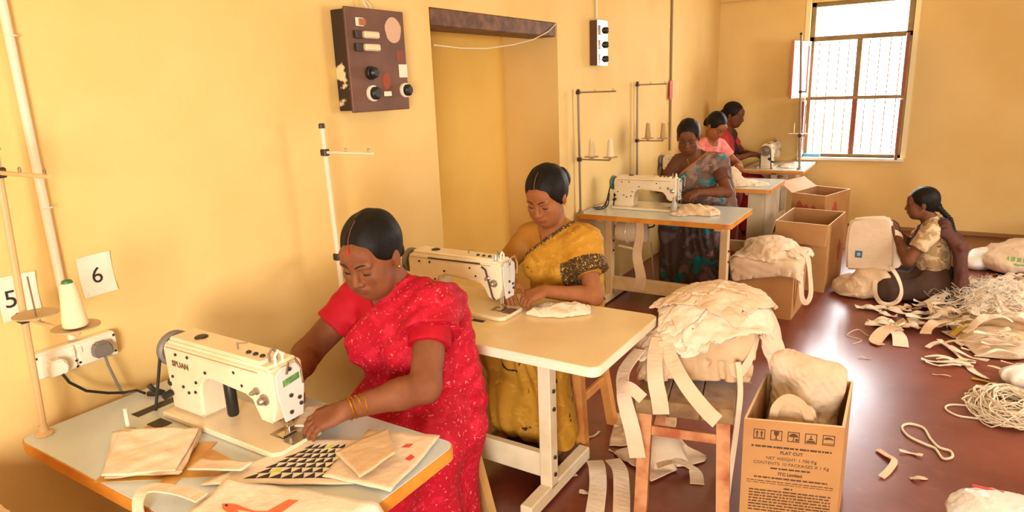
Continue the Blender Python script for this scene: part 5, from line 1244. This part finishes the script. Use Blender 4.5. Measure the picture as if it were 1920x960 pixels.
# printed cloth with black triangles
GP = patch([(.80, -.15), (1.15, .04), (1.035, .23), (.87, .135)], (24, 24), T+.002, .008, 51)
o_pat = sheet('printed_cloth', 'canvas cloth printed with rows of black triangles on the grey table', 'cloth', GP, M_canvas2, .003, None, ref=False)
def on_grid(G, u, v, off):
    nx, ny = G.shape[:2]; x, y = u*(nx-1), v*(ny-1); i, j = min(int(x), nx-2), min(int(y), ny-2); a, b = x-i, y-j
    p = G[i, j]*(1-a)*(1-b)+G[i+1, j]*a*(1-b)+G[i+1, j+1]*a*b+G[i, j+1]*(1-a)*b; return p+V(0, 0, off)
M_lime = mat('print_lime', s2l(196, 206, 60), .8); M_prk = mat('print_black', s2l(46, 38, 36), .8); M_orange = mat('print_orange', s2l(232, 110, 70), .8); M_pred = mat('print_red', s2l(214, 70, 60), .8)
def print_poly(G, polys, m, name, parent, off=.0026):
    for pts in polys:
        mb = MB(); top = [on_grid(G, u, v, off) for u, v in pts]; bot = [on_grid(G, u, v, off-.001) for u, v in pts]; n = len(pts)
        mb.add(top+bot, [tuple(range(n))]+[(i, i+n, (i+1) % n+n, (i+1) % n) for i in range(n)]); mb.build(name, m, parent)
NR, NC = 7, 9; lime = {(1, 1), (6, 3), (4, 6)}
for r in range(NR):
    for q in range(NC):
        u0, v0 = .24+.72*(q+.25*(r % 2))/NC, .10+.78*r/NR; du, dv = .72/NC*.95, .78/NR*.9
        tri = [(u0, v0), (u0+du, v0), (u0+du/2, v0+dv)]
        print_poly(GP, [tri], M_lime if (r, q) in lime else M_prk, 'triangle_print', o_pat)
# front cloth with the orange bird, hanging over the table end
GB = patch([(.90, -.245), (1.31, -.27), (1.31, .02), (.86, -.115)], (30, 22), T+.012, .010, 61, f=9)
over = np.maximum(GB[..., 0]-1.262, 0); GB[..., 2] -= over*2.2
o_b = sheet('printed_cloth', 'canvas cloth with orange bird print at the near edge of the grey table', 'cloth', GB, M_canvas2, .003, None, ref=False)
def bird(u0, v0, s):
    body = [(u0+s*a, v0+s*b) for a, b in ((0, .1), (.06, .2), (.14, .24), (.24, .2), (.34, .2), (.44, .30), (.50, .66), (.60, .68), (.56, .30), (.5, .12), (.42, .04), (.3, 0), (.16, -.04), (.06, 0))]
    wing = [(u0+s*a, v0+s*b) for a, b in ((.2, .1), (.3, .13), (.4, .12), (.34, .05), (.24, .04))]
    legs = [[(u0+s*a, v0+s*b) for a, b in ((.26, 0), (.28, 0), (.3, -.1), (.28, -.1))], [(u0+s*a, v0+s*b) for a, b in ((.36, .02), (.38, .02), (.42, -.08), (.4, -.08))]]
    print_poly(GB, [body]+legs, M_orange, 'bird_print', o_b); print_poly(GB, [wing], M_canvas, 'bird_wing_print', o_b, .0036)
    print_poly(GB, [[(u0+s*.06+.012*math.cos(a), v0+s*.12+.02*math.sin(a)) for a in np.linspace(0, 2*PI, 10, endpoint=False)]], M_prk, 'bird_eye_print', o_b, .0038)
bird(.14, .34, .66)
# folded cloths at the right end of the table
GC = patch([(1.06, .02), (1.262, .06), (1.20, .325), (1.00, .25)], (18, 18), T+.010, .010, 71)
o_c = sheet('canvas_piece', 'folded canvas with small red marks at the right end of the grey table', 'cloth', GC, M_canvas, .004, None, ref=False)
print_poly(GC, [[(.62, .70), (.72, .72), (.74, .80), (.64, .78)], [(.80, .50), (.88, .48), (.90, .56), (.82, .60)]], M_pred, 'red_mark_print', o_c)
GD = patch([(1.02, .10), (1.17, .05), (1.19, .16), (1.06, .27)], (16, 16), T+.022, .010, 72, lift=lambda u, v: .02*u*v)
sheet('canvas_piece', 'small turned back canvas flap beside the triangle print', 'cloth', GD, M_canvas3, .003, None, ref=False)
GE = patch([(.735, -.135), (.865, -.075), (.86, -.03), (.72, -.085)], (14, 10), T+.016, .014, 73)
sheet('canvas_piece', 'small rumpled canvas strip left of the triangle print', 'cloth', GE, M_canvas, .004, None, ref=False)
strap('canvas_strap', 'curved canvas handle at the near edge of the grey table', [(.89, -.20, .778), (.82, -.215, .785), (.755, -.25, .79), (.765, -.285, .775), (.80, -.30, .73), (.83, -.30, .70)], .035, [(0, 0, 1), (.1, .1, 1), (-.3, -.6, .8), (-.2, -1, .2)])
GW = patch([(.80, .14), (.90, .19), (.86, .30), (.74, .26)], (14, 12), T+.024, .010, 74)
sheet('canvas_piece', 'piece of canvas under the needle of the nearest machine', 'cloth', GW, M_canvas2, .003, None, ref=False)
# ------------------------------------------------------------------ cloths on the other tables
def heap(label, prims, z, m=M_canvas2, a1=.014, f1=22, seed=1, res=.005):
    v, f = sdf_mesh(prims, res, 0, [creases(a1, f1, seed), creases(a1*.4, f1*2.6, seed+1), pl((0, 0, -1), -(z+.0015), .002)]); o = np_obj('canvas_cloth', v, f, m); tag(center_origin(o), label, 'cloth')
heap('rumpled white cloth under the hands at the cream table', [el((.985, 1.43, .755), (.11, .075, .036), .03, M=Rm(z=25)), el((1.05, 1.47, .755), (.07, .06, .026), .03), el((.92, 1.38, .752), (.07, .05, .018), .03)], .75, M_canvas2, .016, 22, 81)
heap('pinkish rumpled cloth on the middle table beside the machine', [el((.84, 3.86, .76), (.14, .13, .055), .04), el((.95, 3.84, .755), (.08, .10, .04), .04), el((.76, 3.74, .752), (.08, .08, .02), .03)], .75, M_canvas, .022, 16, 82)
heap('white cloth lying on the fourth table', [el((.90, 5.40, .752), (.16, .16, .026), .03), el((.80, 5.45, .752), (.12, .12, .03), .03)], .75, M_canvas2, .014, 16, 83)
heap('white cloth lying on the table below the window', [el((1.0, 6.85, .752), (.12, .22, .03), .03)], .75, M_canvas2, .014, 18, 84)
heap('cream cloth heaped between the dark patterned sari and the fourth table', [el((.76, 5.24, .80), (.09, .09, .13), .04), el((.82, 5.28, .76), (.10, .08, .06), .04)], .75, M_canvas, .02, 16, 85)
def rumple(label, c, w, h, rot, z, seed, m=M_canvas2, sq=.72, n=(26, 26), cols=(), amp=.03, steps=60, th=.004):
    G, rest = crumple_init(c, w, h, n, sq, math.radians(rot), z+.09, amp, seed); G = relax(G, rest, steps, [c_floor(z+.004)]+list(cols), it=5, fric=.7); return sheet('canvas_cloth', label, 'cloth', G, m, th, None)
b = MB(); b.lathe([(.022, 0), (.024, .004), (.024, .07), (.012, .09), (.011, .11), (.004, .12)], (.70, 3.79, .75), 14); o = b.build('oil_bottle', mat('clear_plastic', s2l(220, 220, 210), .2, trans=.6), None, smooth=True); tag(center_origin(o), 'small clear oil bottle beside the middle sewing machine', 'bottle')
t = thing('thread_snips', 'pink handled thread snips on the cream table behind the machine', 'snips', (.63, 1.12, .75))
MB().tube([(.60, 1.10, .758), (.63, 1.118, .762), (.665, 1.15, .758)], [.010, .011, .008], 8).build('handle', M_pink, t, smooth=True); MB().add([(.66, 1.145, .757), (.668, 1.152, .757), (.70, 1.18, .756), (.66, 1.145, .759), (.668, 1.152, .759), (.70, 1.18, .758)], [(0, 1, 2), (5, 4, 3), (0, 3, 4, 1), (1, 4, 5, 2), (2, 5, 3, 0)]).build('blade', M_steel, t)
o = MB().box2((1.02, 7.40, .80), (1.20, 7.47, .835), .004).build('blue_tray', mat('blue_plastic', s2l(90, 170, 210), .4)); tag(center_origin(o), 'flat blue box on the window sill', 'box')
# pale paper on the floor panel of the third table and slot on second
MB().box2((.70, 1.175, .7495), (.76, 1.20, .7512)).build('belt_slot', M_dark, T2)
# ------------------------------------------------------------------ bag being sewn by the woman on the floor
t = thing('canvas_backpack', 'large cream canvas bag with blue label held by the woman on the floor', 'bag', (1.98, 4.74, 0))
pp = [(1.80, .20), (1.785, .40), (1.79, .56), (1.815, .61), (1.93, .635), (2.05, .645), (2.085, .62), (2.11, .52), (2.13, .36), (2.13, .22)]
mb = MB(); mb.prism(pp, 4.715, 4.785, 'xz', .018, 3); o = mb.build('bag_panel', M_canvas, t, smooth=50)
mb = MB(); mb.prism([(2.10, .56), (2.16, .52), (2.19, .40), (2.17, .26), (2.12, .24), (2.125, .4)], 4.72, 4.76, 'xz', .008, 2); mb.build('side_panel', M_canvas2, t, smooth=50)
mb = MB(); mb.box2((1.858, 4.7125, .31), (1.908, 4.7155, .365), .001); lb = mb.build('brand_label', mat('label_blue', s2l(52, 96, 130), .6), t); mb = MB(); mb.box2((1.872, 4.711, .325), (1.894, 4.713, .35)); mb.build('label_mark', mat('label_pale', s2l(150, 176, 186), .6), lb)
v, f = sdf_mesh([el((1.86, 4.78, .07), (.16, .16, .085), .03, M=Rm(0, -8, 20)), el((2.0, 4.72, .13), (.15, .10, .11), .05, M=Rm(0, 10, 0)), el((1.93, 4.66, .06), (.13, .08, .07), .04)], .007, 0, [creases(.016, 16, 91), creases(.006, 45, 92), pl((0, 0, -1), -.004, .004)]); np_obj('bag_bottom', v, f, M_canvas3, t)
strap('bag_handle', '', [(2.02, 4.62, .17), (2.03, 4.57, .08), (2.07, 4.545, .022), (2.13, 4.54, .012), (2.185, 4.545, .05), (2.20, 4.55, .13), (2.165, 4.58, .22), (2.11, 4.64, .28)], .032, [(0, -1, .2), (-.6, -.8, .3), (0, -.7, .7), (.8, -.5, .2), (.4, -.9, .2)], M_canvas, parent=t)
strap('bag_handle', '', [(1.76, 4.70, .02), (1.80, 4.62, .03), (1.87, 4.585, .05), (1.93, 4.59, .12)], .03, (0, -.8, .6), M_canvas3, parent=t)
# ------------------------------------------------------------------ floor at the right: bags, heap of offcuts, cords
v, f = sdf_mesh([el((3.12, 6.05, .12), (.36, .30, .16), .03), el((2.95, 5.95, .10), (.2, .2, .11), .05), el((3.30, 6.25, .2), (.2, .2, .14), .06)], .010, 0, [creases(.035, 9, 101), creases(.012, 26, 103), pl((0, 0, -1), -.004, .004)])
cen = v[f].mean(1); gm = ((np.abs(cen[:, 2]-.155) < .018) & (np.abs(cen[:, 0]-3.0) < .085) & (np.sin(cen[:, 0]*160) > -.55) | (np.abs(cen[:, 2]-.115) < .009) & (np.abs(cen[:, 0]-3.02) < .06)) & (cen[:, 1] < 5.95)
o = np_obj('canvas_bag', v, f, [M_canvas, mat('print_green', s2l(130, 170, 90), .8)], mi=gm.astype(int)); tag(center_origin(o), 'large pale bag with green print lying against the far wall at right', 'bag')
blob('plastic_bag', 'white plastic bag left of the green printed bag by the far wall', [el((2.76, 6.02, .08), (.12, .14, .10), .03), el((2.70, 5.95, .05), (.09, .1, .06), .04)], mat('plastic_white', s2l(232, 228, 220), .35), .008, [creases(.018, 20, 102), pl((0, 0, -1), -.004, .004)])
def mound(x, y):
    return .16*math.exp(-((x-2.86)/.36)**2-((y-4.55)/.55)**2)+.10*math.exp(-((x-2.75)/.25)**2-((y-3.95)/.22)**2)+.06*math.exp(-((x-3.0)/.2)**2-((y-5.3)/.3)**2)
for i, (c, w, h, rot, seed, m, lab) in enumerate([((2.92, 4.55), 1.0, 1.3, 10, 111, M_canvas3, 'wide rumpled cloth at the bottom of the offcut heap'), ((2.95, 5.05), .6, .7, 50, 112, M_canvas2, 'pale cloth at the far end of the offcut heap'), ((2.80, 4.0), .55, .5, 25, 113, M_canvas, 'rumpled cloth at the near end of the offcut heap')]):
    G, rest = crumple_init(c, w, h, (34, 36), .78, math.radians(rot), .32+.05*i, .05, seed)
    G = relax(G, rest, 60, [c_floor(.005), c_ell((2.92, 4.6, 0), (.34, .52, .15)), c_ell((2.78, 4.0, 0), (.22, .2, .09))], it=5); sheet('offcut_cloth', lab, 'cloth', G, m, .004, 'cloths in the offcut heap')
r = random.Random(5)
def wavy_strip(x, y, ang, L, w, z0, amp, seed, m, name, label, group, onm=True, th=.0025):
    rr = random.Random(seed); pts = []; ns = []; p = Vector((x, y, 0)); a = ang; n = 9; tw = rr.uniform(-.5, .5); ph = rr.uniform(0, 6)
    for i in range(n):
        zz = (mound(p.x, p.y) if onm else 0)+z0+amp*.6*(1+math.sin(ph+i*.75))*.5
        pts.append((p.x, p.y, zz)); t2 = tw*math.sin(i*.9+ph); ns.append((math.sin(t2)*.8, .2*math.cos(ph+i), 1)); a += rr.uniform(-.25, .25); p = p+Vector((math.cos(a), math.sin(a), 0))*L/n
    return strap(name, label, pts, w, ns, m, th, 'offcut', group)
hm = [M_canvas, M_canvas2, M_canvas3]
for i in range(110):
    while True:
        x, y = r.uniform(2.35, 3.2), r.uniform(3.7, 5.4)
        if ((x-2.86)/.5)**2+((y-4.5)/.85)**2 < 1: break
    wavy_strip(x, y, r.uniform(0, 6.28), r.uniform(.12, .32), r.choice((.022, .035, .05, .065)), .035, .05, 200+i, hm[i % 3], 'fabric_offcut', 'cream fabric offcut in the large heap on the floor at right', 'offcuts in the heap')
for i in range(34):
    x, y = r.uniform(2.08, 2.62), r.uniform(4.0, 4.55); wavy_strip(x, y, r.uniform(-.6, .6)+(PI if i % 2 else 0), r.uniform(.10, .24), r.choice((.04, .055, .07)), .006, .03, 400+i, hm[i % 3], 'fabric_offcut', 'cream fabric offcut spread out left of the large heap', 'offcuts left of the heap', onm=True)
for i in range(22):
    x, y = r.uniform(2.5, 2.95), r.uniform(3.45, 3.85); wavy_strip(x, y, r.uniform(-.5, .5)+(PI if i % 2 else 0), r.uniform(.15, .3), r.choice((.02, .03)), .006, .035, 500+i, hm[i % 3], 'fabric_offcut', 'narrow cream offcut at the near edge of the large heap', 'offcuts near the heap')
strap('fabric_offcut', 'short flat canvas offcut pointing at the camera, left of the heap', [(2.20, 3.92, .02), (2.23, 3.80, .03), (2.245, 3.68, .006)], .09, [(0, 0, 1), (.2, 0, 1), (0, 0, 1)], M_canvas2, cat='offcut')
strap('fabric_offcut', 'curled canvas offcut left of the flat one, left of the heap', [(2.19, 3.99, .03), (2.14, 3.85, .04), (2.10, 3.70, .01), (2.14, 3.66, .006)], .08, [(0, 0, 1), (.3, 0, 1), (0, .2, 1)], M_canvas3, cat='offcut')
# tangle of loose white thread on the heap
mb = MB(); rr = random.Random(77)
def cat_rom(P, n=4):
    out = []
    for i in range(len(P)-1):
        p0, p1, p2, p3 = [Vector(P[max(0, min(q, len(P)-1))]) for q in (i-1, i, i+1, i+2)]
        for k in range(n):
            t = k/n; out.append(.5*((2*p1)+(p2-p0)*t+(2*p0-5*p1+4*p2-p3)*t*t+(3*p1-p0-3*p2+p3)*t**3))
    return out+[Vector(P[-1])]
for k in range(220):
    x, y = rr.gauss(2.74, .15), rr.gauss(4.5, .26); pts = []; a0 = rr.uniform(0, 6.28); R0 = rr.uniform(.02, .07)
    for i in range(9):
        a0 += rr.uniform(.5, 1.3); pts.append((x+R0*math.cos(a0)+rr.gauss(0, .015)+.012*i*math.cos(k), y+1.3*R0*math.sin(a0)+.012*i*math.sin(k), mound(x, y)+.05+abs(rr.gauss(0, .03))))
    mb.tube(cat_rom(pts, 3), .0009, 3, cap=False)
o = mb.build('thread_tangle', mat('thread_white', s2l(226, 214, 194), .8), None, smooth=True); tag(o, 'fluffy tangle of loose white thread on the offcut heap', 'thread', kind='stuff')
# hank of white cord, cord loops and small pieces in front of it
def cord(name, label, pts, rad, m, cat='cord', closed=False, n=6):
    P = [Vector(p) for p in pts]; fine = []; K = len(P)
    for i in range(K if closed else K-1):
        g_ = (lambda q: P[q % K]) if closed else (lambda q: P[max(0, min(q, K-1))])
        p0, p1, p2, p3 = g_(i-1), g_(i), g_(i+1), g_(i+2)
        for k in range(n):
            t = k/n; fine.append(.5*((2*p1)+(p2-p0)*t+(2*p0-5*p1+4*p2-p3)*t*t+(3*p1-p0-3*p2+p3)*t**3))
    if not closed: fine.append(P[-1])
    o = MB().tube(fine, rad, 6, closed=closed).build(name, m, None, smooth=True); return tag(center_origin(o), label, cat)
M_cord = mat('cord_white', s2l(232, 214, 186), .85, bump=.3, bscale=200)
pts = []; rr = random.Random(9)
for k in range(300):
    a = k*1.15; R_ = rr.uniform(.05, .17); pts.append((2.76+R_*1.15*math.cos(a)+rr.gauss(0, .02), 2.98+R_*1.5*math.sin(a)+rr.gauss(0, .03), max(.006, .05*math.exp(-(R_/.15)**2)*rr.random()*2.2+.006)))
cord('cord_hank', 'tangled hank of white cord on the red floor at right edge', pts, .0032, M_cord, n=4)
cord('cord_piece', 'long white cord end reaching left from the hank', [(2.72, 2.80, .008), (2.62, 2.80, .007), (2.54, 2.79, .006), (2.49, 2.83, .006), (2.485, 2.88, .006), (2.52, 2.92, .006), (2.60, 2.94, .008)], .005, M_cord)
cord('cord_loop', 'small loop of white cord alone on the red floor', [(2.30, 2.53, .007), (2.33, 2.585, .007), (2.39, 2.57, .007), (2.42, 2.47, .007), (2.455, 2.40, .007), (2.50, 2.385, .007), (2.505, 2.33, .007), (2.47, 2.30, .007), (2.44, 2.38, .007), (2.40, 2.40, .008), (2.33, 2.45, .007)], .006, M_cord, closed=True)
strap('fabric_offcut', 'pinkish bent fabric strip alone on the floor in front of the cord loop', [(2.215, 2.25, .006), (2.25, 2.21, .01), (2.285, 2.17, .014), (2.27, 2.08, .01), (2.245, 2.01, .006)], .028, [(0, 0, 1), (.2, 0, 1), (.4, 0, 1), (.2, 0, 1)], mat('canvas_pink', s2l(232, 190, 156), .85), cat='offcut')
M_yel = mat('yellow_tape', s2l(190, 148, 40), .5)
strap('tape_piece', 'yellow tape piece lying near the heap of offcuts', [(2.52, 3.97, .03), (2.56, 4.06, .05), (2.61, 4.18, .07)], .03, (0, -.3, 1), M_yel, cat='tape')
strap('tape_piece', 'bent yellow tape piece in front of the heap of offcuts', [(2.61, 3.33, .006), (2.68, 3.31, .01), (2.725, 3.25, .012), (2.70, 3.12, .006)], .022, [(0, 0, 1), (.3, 0, 1), (.5, 0, 1)], M_yel, cat='tape')
strap('fabric_offcut', 'long twisted white strip running from the heap toward the camera', [(2.45, 3.88, .02), (2.52, 3.74, .012), (2.58, 3.58, .012), (2.62, 3.44, .008), (2.69, 3.36, .006)], .035, [(0, 0, 1), (.5, 0, 1), (-.3, 0, 1), (.4, 0, 1)], M_canvas2, cat='offcut')
blob('plastic_bag', 'small white plastic bag between the offcut heap and the cord hank', [el((2.86, 3.36, .05), (.13, .11, .06), .03), el((2.95, 3.42, .06), (.12, .12, .06), .03)], MATS['plastic_white'], .007, [creases(.012, 28, 120), pl((0, 0, -1), -.004, .004)])
t = thing('plastic_bag', 'white plastic bag with red print at the bottom right corner', 'bag', (2.62, 1.80, 0))
v, f = sdf_mesh([el((2.62, 1.80, .07), (.15, .13, .085), .03), el((2.72, 1.82, .08), (.12, .12, .07), .05)], .005, 0, [creases(.012, 26, 121), creases(.004, 70, 122), pl((0, 0, -1), -.004, .004)]); np_obj('bag_body', v, f, MATS['plastic_white'], t)
for k, (x, y, w) in enumerate(((2.60, 1.86, .10), (2.66, 1.85, .08), (2.56, 1.80, .04))):
    MB().box((x, y, .150-.012*k), (w, .012, .004), .001).build('red_print', M_pred, t)
# small scraps on the floor
sc = [((1.19, 2.93), .5), ((1.02, 2.45), .2), ((.98, 1.70), 1.0), ((1.12, 1.66), -.3), ((.75, 2.0), .6), ((1.18, 1.95), .3), ((2.03, 3.38), .1), ((1.92, 3.12), .8), ((2.35, 2.06), .1), ((2.30, 2.28), .4), ((1.25, 1.60), 1.2), ((1.05, 1.35), .9), ((1.15, 1.28), .2), ((2.5, 3.5), .9), ((2.42, 3.3), .3), ((2.9, 2.3), -.4)]
for i, ((x, y), a) in enumerate(sc):
    wavy_strip(x, y, a, .05+.06*r.random(), .008+.018*r.random(), .004, .012, 600+i, hm[i % 3], 'fabric_scrap', 'tiny cream fabric scrap lying on the red floor', 'tiny scraps on the floor', onm=False, th=.0015)
cord('thread_scrap', 'thin thread squiggle on the floor below the window reflection', [(1.98, 3.6, .003), (2.02, 3.7, .003), (1.93, 3.75, .003), (1.98, 3.9, .003), (2.06, 3.8, .003), (2.12, 3.95, .003)], .0025, M_cord)
# strips lying under and in front of the stool
us = 'canvas strips under the worn stool'
strap('canvas_strip', 'long canvas strip on the floor left of the stool leg', [(1.12, 1.50, .03), (1.17, 1.42, .05), (1.22, 1.32, .03), (1.27, 1.18, .006)], .075, [(0, 0, 1), (-.2, 0, 1), (.1, 0, 1)], M_canvas2, cat='strip', group=us)
strap('canvas_strip', 'second canvas strip beside the left stool leg on the floor', [(1.20, 1.52, .05), (1.27, 1.44, .06), (1.32, 1.34, .03), (1.37, 1.22, .006)], .07, [(0, 0, 1), (.3, 0, 1), (-.1, 0, 1)], M_canvas, cat='strip', group=us)
strap('canvas_strip', 'curled canvas strip on the floor under the stool', [(1.38, 1.60, .03), (1.45, 1.64, .05), (1.53, 1.66, .02), (1.57, 1.58, .006)], .06, [(0, 0, 1), (.2, .3, 1), (0, 0, 1)], M_canvas3, cat='strip', group=us)
rumple('crumpled canvas remnant on the floor behind the worn stool', (1.20, 1.90), .34, .34, 20, 0, 131, M_canvas3, sq=.7, cols=[c_ell((1.2, 1.9, 0), (.1, .1, .09))])
rumple('crumpled canvas remnant on the floor under the worn stool', (1.36, 1.72), .40, .30, 60, 0, 132, M_canvas, sq=.7, cols=[c_ell((1.36, 1.72, 0), (.1, .1, .12))])
# canvas bag lying on the table at the bottom left corner
heap('canvas bag on the table at the bottom left corner', [el((.63, -.545, .79), (.15, .06, .105), .03), el((.70, -.56, .78), (.12, .07, .05), .03)], .75, M_canvas3, .016, 20, 140)

# cloth hanging under the middle table, wires beside its machine
strap('cloth_strip', 'beige cloth strip hanging below the middle table beside the motor', [(.50, 3.62, .71), (.51, 3.60, .60), (.49, 3.595, .45), (.52, 3.60, .28), (.50, 3.61, .18)], [.05+.0015*i for i in range(25)], (.3, -.95, 0), M_canvas3, cat='cloth')
cord('machine_wire', 'black wires coiled at the wheel of the middle sewing machine', [(.10, 3.70, .757), (.15, 3.74, .758), (.20, 3.72, .80), (.19, 3.76, .88), (.17, 3.80, .84), (.14, 3.76, .77), (.09, 3.80, .757), (.06, 3.74, .757)], .005, M_black)
cord('machine_wire', 'black cord lying beside the wall plug end of the nearest table', [(.15, .09, .757), (.17, .10, .757), (.185, .12, .757), (.19, .09, .78), (.185, .08, .80)], .009, M_dark)
